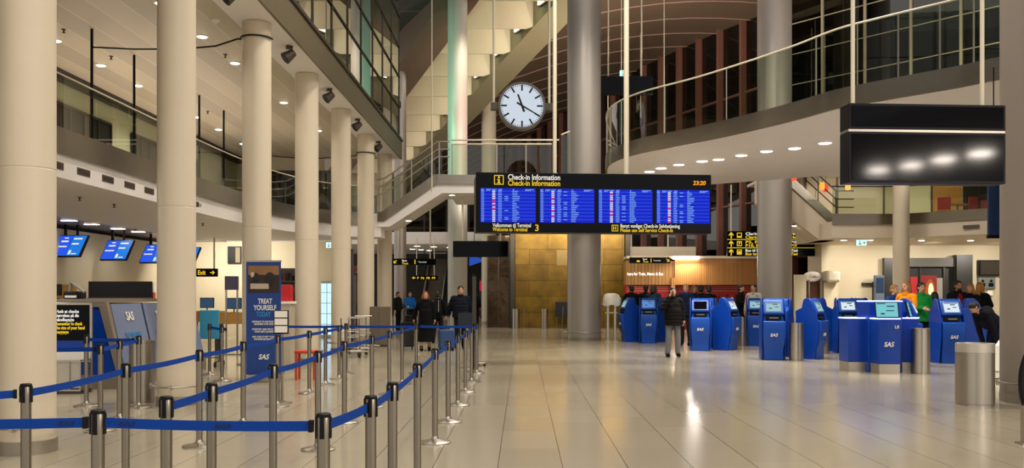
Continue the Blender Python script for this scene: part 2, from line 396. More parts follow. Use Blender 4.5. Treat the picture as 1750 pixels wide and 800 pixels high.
for Y in [14.3 + .95 * k for k in range(12)]:
    v = MB().box(-7.90, -7.835, Y - .24, Y + .24, 3.73, 3.86).build('vent_slot', mat('vent_dark', '#5a5048', .6, var=.05), slab)
    m = MB()
    for z in (3.76, 3.79, 3.82): m.box(-7.845, -7.83, Y - .22, Y + .22, z, z + .012)
    m.build('louvre', darksteel, v)
inL = [(x + .04, y) for x, y in eL]
t = thing('glass_railing', 'long glass railing with steel base band along the left gallery edge', 'railing', (-7.8, 17, 4.0))
MB().wall(inL[:-3], 4.0, 4.44, .03).build('steel_band', steelband, t, world=True)
MB().wall(inL[:-3], 4.44, 5.32, .016).build('glass_panel', rail_glass, t, world=True)
MB().tube([(x, y, 5.34) for x, y in inL[:-3]], .015, 8).build('cap_rail', rodpaint, t, world=True)
rods = [(-8.5, 17.9), (-8.5, 19.85), (-8.5, 21.9), (-8.5, 23.85), (-8.5, 25.8), (-8.5, 29.8)]
for k, (x, y) in enumerate(rods):
    t = thing('ceiling_rod', '%s thin dark rod standing from gallery floor to slatted ceiling' % ORD[k], 'rod', (x, y, 4.4), 0, 'dark rods on the gallery')
    MB().cyl((0, 0, 0), (0, 0, 2.46), .028, 10).build('rod', black, t); MB().lathe([(.07, 0), (.07, .02), (.03, .03)], n=16).build('foot_plate', black, t)
o = MB().tube([(-8.48, 17.9, 6.5), (-7.6, 17.75, 6.42), (-6.6, 17.6, 6.38), (-5.9, 17.45, 6.40), (-5.42, 17.25, 6.48)] + [(CX + .296 * math.cos(a), 17.34 + .296 * math.sin(a), 6.5) for a in [PI + .2 * i for i in range(17)]], .016, 6).build('cable', black)
tag(o, 'black cable strung from a ceiling rod to the third white column', 'cable')
o = MB().tube([(-8.48, 29.8, 6.2), (-7, 29.6, 6.05), (-5.4, 29.5, 6.15)] + [(CX + .296 * math.cos(a), 29.4 + .296 * math.sin(a), 6.2) for a in [PI + .2 * i for i in range(17)]], .016, 6).build('cable', black)
tag(o, 'black cable strung towards the sixth white column under the ceiling', 'cable')
# gallery back wall with dark glazed openings
gw = struct(MB().box(-11.1, -10.9, 3, 35, 4.4, 6.86).build('wall_gallery', mat('gallery_wall', '#cdc5aa', .55, var=.05)))
for (a, b) in ((14.2, 17.2), (18.2, 20.2), (21, 23.9), (25.2, 27.6), (28.6, 30.2)):
    d = MB().box(-10.9, -10.86, a, b, 4.42, 6.1).build('opening', dark, gw)
    m = MB(); k = a
    while k <= b + .01: m.box(-10.88, -10.82, k - .03, k + .03, 4.42, 6.1); k += (b - a) / 4
    m.box(-10.88, -10.82, a, b, 6.07, 6.13); m.build('door_frame', darksteel, d)
MB().box(-10.9, -10.7, 3, 35, 6.62, 6.86).build('header', mat('header_dark', '#2b231b', .5), gw)
struct(MB().box(-11, -7.6, 34.6, 34.8, 4.4, 6.86).build('wall_end', cream))
e = struct(MB().box(-9.9, -6.9, 34.5, 34.58, 4.42, 6.35).build('window_2', dark_glass))
for x in (-9.9, -9.3, -8.5, -7.7, -6.95): MB().box(x - .035, x + .035, 34.44, 34.52, 4.42, 6.35).build('mullion', darksteel, e)
downlight((-9.6, 31.3, 6.84), 'cool cyan glow at the far end of the gallery ceiling', 'far gallery glow', .16, 30, glow('cyan_reflection', '#8fe6ff', 9))  # glowing disc and spot stand in for a teal reflection on the ceiling

# ------- check-in area under the gallery
struct(MB().box(-21.7, -7.3, 36, 36.3, 0, 3.75).build('wall_check', cream))
struct(MB().box(-14.0, -13.8, 18, 36, 0, 3.6).build('wall_bag', cream))
for k, (x, y) in enumerate(((-12.8, 25.6), (-12.8, 26.95), (-12.8, 28.7), (-12.75, 30.1))):
    downlight((x, y, 3.72), '%s flat ceiling light under the left gallery' % ORD[k], 'flat lights under the gallery', rect=(.2, .07), power=40)
area('check_in_ceiling_light', (-10.2, 13.5, 3.56), 110, 1.2, 3.0, target=(-10.2, 13.6, 0))
area('check_in_wall_light', (-11.2, 33.6, 3.5), 110, 3.0, .5, target=(-11.2, 35.5, 1.6))

# ================================================================== landing, stair and right balcony
LB, LT = 5.1, 5.72
ys = 31.0
st = struct(MB().xprof([(-4.95, 3.95), (-4.55, 3.95), (-2.75, 5.1), (-2.55, 5.1), (-2.55, 5.42), (-2.95, 5.42), (-4.75, 4.15), (-4.95, 4.15)], ys, ys + 2).build('stair_flight', soffit_m))
MB().xprof([(-4.95, 4.13), (-4.73, 4.13), (-2.93, 5.40), (-2.55, 5.40), (-2.55, 5.74), (-3.0, 5.74), (-4.83, 4.45), (-4.95, 4.45)], ys - .05, ys + .01).build('stringer', steelband, st)
for i in range(8):
    x = -4.8 + .24 * i; MB().box(x, x + .26, ys + .02, ys + 2, 4.25 + .16 * i, 4.45 + .16 * i).build('step', mat('stair_stone', '#8d8272', .5), st)
ld = struct(MB().box(-2.55, 3.2, ys, ys + 4, LB, LT - .3).build('landing_slab', soffit_m))
MB().box(-2.55, 3.2, ys - .05, ys, LT - .32, LT).build('edge_band', steelband, ld)
MB().box(-2.55, 3.2, ys, ys + 4, LT - .3, LT).build('landing_floor', mat('stair_stone', '#8d8272', .5), ld)
t = thing('stair_railing', 'steel handrails and glass climbing the short stair to the landing', 'railing', (-3.8, ys, 4.45))
for dz, y in ((1.12, ys + .05), (.86, ys + .05), (.6, ys + .05)):
    MB().tube([(-5.0, y, 4.42 + dz), (-4.7, y, 4.5 + dz), (-2.9, y, 5.75 + dz), (-2.5, y, 5.75 + dz)], .026, 8).build('handrail', steel, t, world=True)
MB().xprof([(-4.8, 4.5), (-2.75, 5.75), (-2.75, 6.7), (-4.8, 5.4)], ys + .06, ys + .075).build('glass_panel', rail_glass, t, world=True)
for x, z in ((-4.75, 4.45), (-3.8, 5.1), (-2.85, 5.74)): MB().box(x - .02, x + .02, ys + .03, ys + .07, z, z + 1.1).build('post', steel, t, world=True)
t = thing('landing_railing', 'level steel handrails and glass along the landing below the clock', 'railing', (0, ys, LT))
for z, x1 in ((6.92, 1.25), (6.78, 1.0)): MB().tube([(-2.44, ys + .05, z), (x1, ys + .05, z)], .03, 8).build('handrail', rodpaint, t, world=True)
for a, b in ((-2.42, -.9), (-.86, .1), (.14, 1.0)): MB().box(a, b, ys + .04, ys + .055, LT, 6.74).build('glass_panel', rail_glass, t, world=True)
for x in (-2.42, -.88, .12, 1.05): MB().box(x - .02, x + .02, ys + .03, ys + .07, LT, 6.8).build('post', steel, t, world=True)
t = thing('glass_railing', 'tall glass screen on the landing close to the middle grey column', 'railing', (1.4, ys, LT))
MB().box(1.32, 1.6, ys + .04, ys + .055, LT, 7.1).build('glass_panel', rail_glass, t, world=True)
MB().tube([(1.32, ys + .05, 7.1), (1.62, ys + .05, 7.22)], .025, 8).build('cap_rail', rodpaint, t, world=True)
for k, (x, y, z) in enumerate(((-3.9, ys - .02, 4.33), (-2.63, ys + .5, 5.095))):
    downlight((-3.95 if k == 0 else -2.45, ys + .45, 4.2 if k == 0 else 5.09), '%s lamp under the short stair and its landing' % ORD[k], 'lamps under the stair', .1, 25)

BZ0, BZ1, BZ2 = 5.2, 5.56, 6.7
ep = [(1045, 278), (1090, 262), (1190, 243), (1290, 221), (1360, 204), (1430, 185), (1500, 172), (1570, 160), (1640, 148), (1690, 138), (1780, 122), (1900, 103)]
edgeR = [(3.2, 31.0), (2.75, 28.5), (2.42, 26.2)] + [((px - VX) / F * 5580 / (HY - py), 5580 / (HY - py)) for px, py in ep]
eR = smooth(edgeR)
bal = struct(MB().prism(eR + [(20, 14), (20, 27), (9.5, 27), (3.2, 31.5)], BZ0, BZ1 - .02).build('balcony_slab', soffit_m))
inR = [(x, y) for x, y in eR]
t = thing('glass_railing', 'curved glass railing with steel base band along the right balcony', 'railing', (5, 20, BZ0))
MB().wall(inR, BZ0 - .02, BZ1, .05).build('steel_band', steelband, t, world=True)
MB().wall(inR, BZ1, BZ2, .016).build('glass_panel', rail_glass, t, world=True)
MB().tube([(x, y, BZ2 + .02) for x, y in inR], .022, 8).build('cap_rail', rodpaint, t, world=True)
for i in range(2, len(inR), 4):
    x, y = inR[i]; MB().cbox((x, y, (BZ1 + BZ2) / 2), (.022, .03, BZ2 - BZ1)).build('joint', steel, t, world=True)
dl = [(1110, 293), (1130, 287), (1160, 281), (1200, 275), (1228, 272), (1267, 265), (1310, 258), (1358, 253), (1410, 244)]
for k, (px, py) in enumerate(dl):
    Y = 3.6 * F / (HY - py)
    downlight((GX(px, Y), Y, BZ0), '%s bright lamp under the right balcony counting from its inner end' % ORD[k], 'lamps under the right balcony', .15, 190)
for k, (x, y) in enumerate(((7.6, 20.0), (8.6, 18.6), (9.6, 17.4), (11, 17), (12, 20))):
    downlight((x, y, BZ0), 'balcony lamp hidden behind the big black display, %s from the left' % ORD[k], 'balcony lamps behind the display', .15, 190)

# right lower gallery with stair down from the balcony
rgp = [(10.85, 31.8), (12.9, 31.8), (13.5, 31.6), (14.5, 30.6), (15.6, 29.5), (17.5, 27.8), (20.5, 25.4)]
rg = smooth(rgp)
g2 = struct(MB().prism(rg + [(21.7, 26), (21.7, 42), (10.85, 42)], 3.62, 4.2).build('gallery_slab', white))
for x, y in ((14.9, 30.15), (15.65, 29.45), (16.5, 28.7)):
    MB().cbox((0, 0, 0), (.5, .03, .12), Matrix.Translation((x, y - .02, 3.88)) @ Matrix.Rotation(-.72, 4, 'Z')).build('vent_slot', mat('vent_dark', '#5a5048', .6), g2)
t = thing('glass_railing', 'glass railing with bronze base band on the right lower gallery', 'railing', (14, 30, 4.2))
MB().wall([(x, y - .04) for x, y in rg], 4.1, 4.46, .04).build('steel_band', steelband, t, world=True)
MB().wall([(x, y - .04) for x, y in rg], 4.46, 5.4, .016).build('glass_panel', rail_glass, t, world=True)
MB().tube([(x, y - .04, 5.42) for x, y in rg], .022, 8).build('cap_rail', darksteel, t, world=True)
s2 = struct(MB().xprof([(8.9, 5.9), (9.4, 5.9), (11.4, 4.2), (11.5, 3.62), (10.9, 3.62), (8.9, 5.1)], 33.2, 34.8).build('stair_flight', white))
MB().xprof([(8.9, 5.95), (9.38, 5.95), (11.35, 4.15), (11.6, 4.15), (11.6, 4.45), (11.45, 4.45), (9.5, 6.25), (8.9, 6.25)], 33.1, 33.18).build('stringer', steelband, s2)
t = thing('stair_railing', 'dark handrails of the stair descending to the right lower gallery', 'railing', (10.2, 33.1, 5.0))
for dz in (.4, .7, 1.0): MB().tube([(8.9, 33.14, 6.25 + dz), (9.5, 33.14, 6.2 + dz), (11.45, 33.14, 4.42 + dz), (12.1, 33.14, 4.42 + dz)], .022, 6).build('handrail', darksteel, t, world=True)
for x, z in ((9.5, 6.2), (10.15, 5.62), (10.8, 5.03), (11.45, 4.42)): MB().box(x - .015, x + .015, 33.12, 33.16, z, z + 1.0).build('post', darksteel, t, world=True)
# rooms behind on the right
struct(MB().box(11.6, 21.7, 36.6, 36.9, 0, 3.62).build('wall_shops', cream))
struct(MB().box(11.6, 11.9, 35.2, 36.6, 0, 3.62).build('wall_side', cream))
ug = struct(MB().box(11.9, 21.7, 38.5, 38.8, 4.2, 9).build('wall_upper', mat('upper_gallery_wall', '#bdb391', .55, var=.04)))
for a, b, m in ((12.0, 13.3, cream), (13.35, 15.3, cream), (16.0, 17.3, mat('pale_door', '#d9d3ae', .5)), (17.35, 18.6, orange), (18.7, 21, dark)):
    MB().box(a, b, 38.42, 38.5, 4.25, 6.6).build('panel', m, ug)
m = MB()
for x in (12.0, 13.33, 15.3, 16.0, 17.32): m.box(x - .03, x + .03, 38.36, 38.46, 4.2, 6.7)
m.box(11.9, 17.4, 38.36, 38.46, 6.6, 6.7); m.build('frame', darksteel, ug)
for k, (x, y, z) in enumerate(((14.2, 34.8, 6.6), (17.5, 34.8, 6.6))): spot('upper_gallery_lamp', (x, y, z), 260, 140, .8, .1, target=(x, 37, 4.2))
struct(MB().prism([(10.4, 36.3), (21.3, 23.3), (21.7, 42), (10.4, 42)], 6.6, 6.72).build('ceiling_right', soffit_m))
for k, (px, py) in enumerate(((1442, 393), (1487, 393))):
    Y = 2.02 * F / (HY - py)
    downlight((GX(px, 33.0), 33.0, 3.62), '%s lamp under the right lower gallery left of the pale column' % ORD[k], 'lamps under the right gallery', .11, 150)
for k, x in enumerate((14.6, 16.4, 18.2)):
    downlight((x, 33.2, 3.62), '%s lamp above the shop entrance under the right gallery' % ORD[k], 'lamps above the shop entrance', .11, 230)
downlight((10.1, 33.7, 4.2), 'bright lamp on the pale underside of the right stair', 'stair lamp', .12, 7)

# ================================================================== big columns
def big_column(x, y, r, top, label, m=bigcol, ring=True, z0=0):
    t = thing('column', label, 'column', (x, y, z0))
    MB().lathe([(r, .12), (r, top - z0)], n=56).build('shaft', m, t)
    MB().lathe([(r * 1.012, 0), (r * 1.012, .13)], n=56).build('base_skirt', rubberbase, t)
    if ring:
        g = MB().tube([((r + .09) * math.cos(a * PI / 24), (r + .09) * math.sin(a * PI / 24), .30) for a in range(48)], .014, 8, True)
        for a in (-PI / 2, 0, PI / 2, PI): g.cyl((r * math.cos(a), r * math.sin(a), .28), ((r + .09) * math.cos(a), (r + .09) * math.sin(a), .3), .012, 6); g.cbox(((r + .1) * math.cos(a), (r + .1) * math.sin(a), .3), (.04, .04, .09))
        g.build('guard_ring', steel, t)
    return t
big_column(2.2, 32.4, .6, 17, 'huge grey metal column in the middle behind the check-in board')
big_column(9.0, 32.4, .6, 17, 'huge grey metal column rising through the right balcony')
big_column(7.84, 13.6, .61, 13, 'huge grey column at the right edge beside the big steel bin', mat('near_column_shaded', '#8b8076', .5, metal=.2, var=.04))  # same cladding as the others, its shade put into a darker colour
big_column(12.94, 31.0, .27, 6.6, 'slim pale column under the right gallery by the shop entrance', colpaint, False)
big_column(-2.72, 38, .41, 17, 'tall column with green and pink sheen left of the clock', mat('sheen_column', '#b9b9b0', .5, metal=.2, var=.03), False)
big_column(-1.93, 52, .42, 12.67, 'shorter pale column with flat top just left of the clock', colpaint, False)
big_column(-6.07, 45, .3, 13, 'pale grey column far behind the seventh white column', bigcol, False)
spot('green_sheen_fill', (-6.2, 34.6, 9.0), 420, 100, .6, .1, (.2, 1, .6), target=(-2.9, 38, 9.6))  # unseen coloured spots added to tint the column green and pink
spot('pink_sheen_fill', (-.2, 35.0, 9.0), 260, 100, .6, .1, (1, .42, .4), target=(-2.5, 38, 9.6))

# ================================================================== roof
vault_m = mat('vault_lining', '#665545', .55, var=.12, scale=.5)
def vz(x): return 15.5 - .02 * (x - 9) ** 2
def vx0(Y): return max(-9, .9 - 1.05 * (Y - 40.5) / 2.4)
m = MB(); Ys = [22 + 4 * i for i in range(18)]; nx = 16; vsn = []
for Y in Ys:
    a = vx0(Y); vsn += [(a + (24 - a) * i / nx, Y, vz(a + (24 - a) * i / nx)) for i in range(nx + 1)]
m.add(vsn, [(j * (nx + 1) + i, j * (nx + 1) + i + 1, (j + 1) * (nx + 1) + i + 1, (j + 1) * (nx + 1) + i) for j in range(len(Ys) - 1) for i in range(nx)])
vault = struct(m.build('ceiling', vault_m)); sm = vault.modifiers.new('thick', 'SOLIDIFY'); sm.thickness = .15; sm.offset = 1
for i in range(16):
    Y = 37.5 + 2.6 * i; a = vx0(Y) + .1
    MB().tube([(a + (18 - a) * j / 14, Y, vz(a + (18 - a) * j / 14) - .03) for j in range(15)], .028, 5).build('roof_rib', mat('rib_rose', '#a58478', .5, var=.03), vault)
struct(MB().box(-13, -3.0, 34, 84, 14.4, 14.6).build('ceiling_dark', striped('dark_ceiling_panels', '#3d433d', '#6c6a5e', 1, 3.4, .14, .6)))
# lit louvre frame under the roof
lv = thing('roof_louvre', 'long lit louvre of cream cross fins running under the roof', 'roof louvre', (-3, 48, 10))
def lX(k): return .5 - 1.05 * k
def lL(k): return -2.9 - 1.06 * k
def lY(k): return 40.5 + 2.4 * k
def lZ(k): return 13.5 - .48 * k
for k in range(-2, 12):
    m = MB(); xl, xr, y, z = lL(k), lX(k), lY(k), lZ(k)
    m.xprof([(xl, z + .02), (xl + .5, z), (xr - .35, z), (xr, z + .12), (xr, z + 1.4), (xl, z + 1.4)], y - .05, y + .05)
    m.build('fin', fincream, lv, world=True)
    if k >= -1:
        kk = k - .5
        f = MB().cbox((0, 0, 0), (.16, .75, .3), Matrix.Translation((lX(kk) - .12, lY(kk), lZ(kk) + .62)) @ Matrix.Rotation(.41, 4, 'Z')).build('light_fitting', darksteel, lv, world=True)
        MB().cbox((0, 0, 0), (.05, .55, .2), Matrix.Translation((lX(kk) - .24, lY(kk), lZ(kk) + .62)) @ Matrix.Rotation(.41, 4, 'Z')).build('lens', lightsoft, f, world=True)
        if k < 9: spot('fin_lamp', (lX(kk) - .35, lY(kk) - .6, lZ(kk) + .5), 60, 150, .9, .1, (1, .9, .72), target=(lL(k) + 1.4, lY(k), lZ(k) + .5))
def beam4(m, k0, k1, xa, xb, za, zb, fx):
    vs = []
    for k in (k0, k1):
        x, y, z = fx(k), lY(k), lZ(k); vs += [(x + xa, y, z + za), (x + xb, y, z + za), (x + xb, y, z + zb), (x + xa, y, z + zb)]
    return m.add(vs, [(0, 3, 2, 1), (4, 5, 6, 7), (0, 1, 5, 4), (1, 2, 6, 5), (2, 3, 7, 6), (3, 0, 4, 7)])
beam4(MB(), -4, 11, -.05, 1.3, .05, 1.9, lX).build('side_beam', mat('beam_taupe', '#8f8569', .5, var=.04), lv, world=True)
beam4(MB(), -4, 11, -1.55, 0, 0, 1.5, lL).build('side_beam', brown, lv, world=True)
beam4(MB(), -4, 11, -1.55, .25, 1.9, 2.0, lL).build('top_liner', fincream, lv, world=True)
beam4(MB(), -4, 11, -4.2, .25, 1.95, 2.05, lX).build('top_liner', fincream, lv, world=True)

# red framed glass facade on the far right, office glazing on the near right
def facade(name, A, B, z0, z1, step, mw, md, m_m, zs, glassm, backm):
    A = Vector(A); B = Vector(B); d = (B - A); L = d.length; d.normalize(); a = math.atan2(d.y, d.x)
    M = Matrix.Translation((A.x, A.y, 0)) @ Matrix.Rotation(a, 4, 'Z')
    o = struct(MB().box(0, L, -.02, .02, z0, z1).build(name, glassm)); o.matrix_world = M
    x = 0
    while x <= L + .01: MB().box(x - mw / 2, x + mw / 2, -md, md * .3, z0, z1).build('mullion', m_m, o); x += step
    for z in zs: MB().box(0, L, -md * .5, md * .2, z - mw * .22, z + mw * .22).build('transom', m_m, o)
    MB().box(0, L, 1.4, 1.5, z0, z1).box(L - .05, L, .1, 1.42, z0, z1).box(0, .05, .1, 1.42, z0, z1).build('night_backing', backm, o)
    return o
f1 = facade('window_3', (-2.4, 78), (13.6, 40), 0, 15.6, 1.95, .2, .32, mullion_red, (3.4, 6.2, 9.0, 11.8), dark_glass, dark)
f2 = facade('window_4', (10.4, 36.1), (21.2, 23.1), 6.75, 18, 1.75, .07, .1, mullion_pale, (7.4, 8.65, 9.9, 11.1, 12.3, 13.6, 15), dark_glass, mat('office_dark', '#35493d', .5, var=.6, scale=.7))
f3 = facade('window_5', (-24, 86), (4, 86), 0, 14, 2.1, .12, .2, darksteel, (3.2, 5.2, 8), dark_glass, dark)

# unseen fill spots above the picture, added to brighten the hall
for x, y, z, p in ((1, 7, 11.5, 320), (1, 17, 11.8, 600), (3.5, 27, 12.6, 600), (-2, 2, 9, 140)):
    for dx in (-2, 2): spot('hall_fill', (x + dx, y, z), p * 1.9, 150, .9, .35, (1, .9, .76), target=(x + dx, y + .01, 0))
for x, y, z, p in ((4.5, 36.5, 14.2, 700), (-1, 36.5, 13.2, 700), (7, 26, 11.5, 350)):
    spot('deep_hall_fill', (x, y, z), p, 120, .8, .3, (1, .84, .64), target=(x, y + 3, 0))  # more added fill spots under the roof, without fittings
# the right balcony runs on past the camera; its lamps there mirror in the black display
bal2 = struct(MB().prism([(9.2, 13.9), (9.5, 10), (9.4, 6), (9.2, -3), (20, -3), (20, 13.9)], BZ0, BZ1).build('balcony_slab', soffit_m))
big_lens = glow('big_lens', '#fff1e2', 320)
_a = math.radians(4); _n = Vector((math.sin(_a), -math.cos(_a), 0)); _c = Vector(((GX(1449, 11) + GX(1722, 11)) / 2, 11, 0))
for k, (px, py) in enumerate(((1500, 290), (1557, 282), (1612, 272), (1675, 262))):
    d = Vector(((px - VX) / F, 1, (HY - py) / F)); o_ = Vector((0, 0, CH)); s_ = (_c - o_).dot(_n) / d.dot(_n); q = o_ + d * s_
    r_ = d - 2 * d.dot(_n) * _n; u = (BZ0 - q.z) / r_.z; q = q + r_ * u
    downlight((q.x, q.y, BZ0), '%s balcony lamp mirrored in the black double display, counting from the left' % ORD[k], 'balcony lamps beside the camera', .3, 0, big_lens)
    print('LAMP', q)

# added spots without fittings: upward fill for the roof, then fill for the golden block
for x, y, z, p, tx, ty, tz in ((5.6, 34.5, 6.4, 2200, 5, 46, 14), (6.0, 33.5, 6.4, 1500, 7, 37, 15), (3.6, 34.8, 5.9, 1500, 1, 52, 14), (-.5, 34.5, 5.9, 500, -5, 50, 11), (14.0, 25.0, 7.2, 1600, 14, 36, 13)):
    spot('roof_fill', (x, y, z), p, 110, .9, .1, (1, .85, .7), target=(tx, ty, tz))
for x in (.6, 3.9): spot('gold_wall_fill', (x, 37.0, 5.0), 230, 110, .9, .1, (1, .86, .62), target=(x, 45, 2.2))

for k in range(5):
    q = f2.matrix_world @ Vector((1.6 + 3.3 * k, .75, 15.5)); spot('office_fill', q, 260, 150, .9, .1, (.75, 1, .85), target=(q.x, q.y, 7))  # green-tinted fill added behind the glass, no lamp modelled
for x in (12.9, 15.6, 18.4): spot('shop_wall_fill', (x, 34.0, 3.5), 210, 120, .9, .06, target=(x, 36.6, 1.4))  # fill spots added to brighten the shop wall

for k, (px, py, z) in enumerate(((136, 337, 3.6), (195, 349, 3.6), (693 / 2, 763 / 2, 3.6), (109, 50, 6.86), (190, 96, 6.86), (385, 93, 6.86), (355, 190, 6.86))):
    Y = (z - CH) * F / (HY - py)
    t = thing('ceiling_sprinkler', '%s tiny sprinkler head %s' % (ORD[k if k < 3 else k - 3], 'on the pale soffit below the left gallery vents' if k < 3 else 'on the slatted ceiling over the left gallery'), 'sprinkler', (GX(px, Y), Y, z), 0, 'ceiling sprinklers')
    MB().lathe([(.045, 0), (.045, -.01), (.015, -.015), (.015, -.06), (.035, -.065), (.03, -.075)], n=14).build('head', darksteel, t)
p = P(231, 405, 27.5); t = thing('ceiling_camera', 'small dark dome camera on the ceiling between the second and third blue monitors', 'security camera', (p.x, p.y, 3.72))
MB().lathe([(.11, 0), (.11, -.05), (.09, -.06)], n=20).build('base', whitepaint, t); MB().ell((0, 0, -.06), (.09, .09, .09), 16, 10).build('dome', black, t)
# ================================================================== queue barriers
def stanchion_parts():
    pole = MB().lathe([(.032, .02), (.032, .93)], n=20)
    base = MB().lathe([(.175, 0), (.175, .012), (.165, .018), (.09, .032), (.045, .045), (.036, .07), (.033, .075)], n=36)
    head = MB().lathe([(.033, .93), (.033, 1.005), (.031, 1.01)], n=20)
    cap = MB().lathe([(.036, 1.008), (.036, 1.022), (.03, 1.027)], n=20)
    slot = []
    for a in range(4):
        M = Matrix.Rotation(a * PI / 2, 4, 'Z'); slot.append(MB().box(-.011, .011, -.039, -.028, .905, 1.01, M))
    return pole, base, head, cap, slot
_sp = stanchion_parts()
_sm = [_sp[0].mesh('pole', [polesteel]), _sp[1].mesh('base', [steel]), _sp[2].mesh('head', [polesteel]), _sp[3].mesh('cap', [black])] + [q.mesh('belt_slot', [black]) for q in _sp[4]]
def stanchion(x, y, label, group, rz=0, to=None, txt=(), belt_z=.962):
    t = thing('queue_stanchion', label, 'queue barrier post', (x, y, 0), rz, group)
    for nm, me in zip(['pole', 'base', 'head', 'cap'] + ['belt_slot'] * 4, _sm):
        o = bpy.data.objects.new(nm, me); COL.objects.link(o); o.parent = t
    if to is not None:
        d = Vector((to[0] - x, to[1] - y)); L = d.length; a = math.atan2(d.y, d.x) - rz
        M = Matrix.Rotation(a, 4, 'Z'); m = MB(); n = 8; sag = .012 * L / 2
        path = []; z0 = []; z1 = []
        for i in range(n + 1):
            u = i / n; p = M @ Vector((.043 + (L - .099) * u, 0, 0)); path.append((p.x, p.y)); s_ = belt_z - 4 * sag * u * (1 - u)
            z0.append(s_ - .025); z1.append(s_ + .025)
        b = m.wall(path, z0, z1, .003).build('belt', beltblue, t, label='blue webbing belt')
        e = MB().cbox((0, 0, 0), (.02, .03, .058), Matrix.Translation(M @ Vector((L - .062, 0, belt_z))) @ M).build('belt_end_clip', black, b)
        for u in txt:
            p = M @ Vector((.04 + (L - .08) * u, -.004, belt_z - 4 * sag * u * (1 - u) - .011)); text('SAS', .032, navy, b, p, (PI / 2, 0, a), 'logo', 'CENTER', .02, .25, fit=.09, depth=.0005)
    return t
def px2(px, yt):  # post seen with its top at pixel (px, yt)
    Y = 883 / (yt - HY); return (GX(px, Y), Y)
R1 = [(-.97, 4.42), (-.87, 5.2), (-.86, 6.0), (-.89, 7.68), (-.95, 9.84), (-.94, 11.45), (-.94, 13.2), (-.945, 15), (-.945, 16.8), (-.94, 18.6)]
R2 = [(-2.03, 5.17), (-2.04, 5.95), (-2.09, 7.6), (-2.12, 9.4), (-2.24, 11.4), (-2.16, 13.0), (-2.16, 14.7), (-2.18, 16.4), (-2.18, 18.6)]
R3 = [(-3.23, 5.9), (-3.36, 7.68), (-3.42, 9.6), (-3.48, 11.3), (-3.54, 13.1), (-3.48, 14.8), (-3.52, 16.2), (-3.52, 17.4), (-3.62, 18.6)]
R4 = [(-4.98, 10.7), (-5.2, 11.7), (-5.46, 12.9)]
def row(pts, what, group, txt0=(), last=None):
    for i, (x, y) in enumerate(pts):
        to = pts[i + 1] if i + 1 < len(pts) else last
        stanchion(x, y, '%s steel belt post from the front in the %s' % (ORD[i], what), group, to=to, txt=txt0 if i == 0 else ())
row(R1, 'row beside the open tiled aisle', 'posts along the open aisle', last=(-2.18, 18.62))
row(R2, 'middle row of the queue lanes', 'posts of the middle queue row', last=(-3.6, 18.62))
row(R3, 'left row of the queue lanes', 'posts of the left queue row')
row(R4, 'short row by the white columns', 'posts by the white columns')
stanchion(-2.13, 4.55, 'steel belt post in the very front belt, left one of the two nearest', 'posts of the front belt', to=(-.97, 4.42), txt=(.1, .56))
stanchion(-4.3, 4.55, 'steel belt post just outside the left picture edge feeding the front belt', 'posts of the front belt', to=(-2.13, 4.55), txt=(.94,))
stanchion(-4.6, 5.0, 'steel belt post left of the picture feeding the second belt', 'posts of the front belt', to=(-3.23, 5.9))
stanchion(-6.3, 13.1, 'steel belt post in front of the black hand baggage board', None, to=(-5.5, 12.95))
stanchion(-6.9, 10.9, 'steel belt post hidden behind the nearest white column', None, to=(-5.0, 10.72))
stanchion(-6.28, 18.2, 'steel belt post in front of the light blue trolley panel', None, to=(-5.55, 17.0))
stanchion(-5.6, 16.9, 'steel belt post right of the light blue trolley panel', None)
stanchion(-5.05, 18.62, 'far steel belt post left of the upright brochure desk', None, to=(-3.64, 18.62))

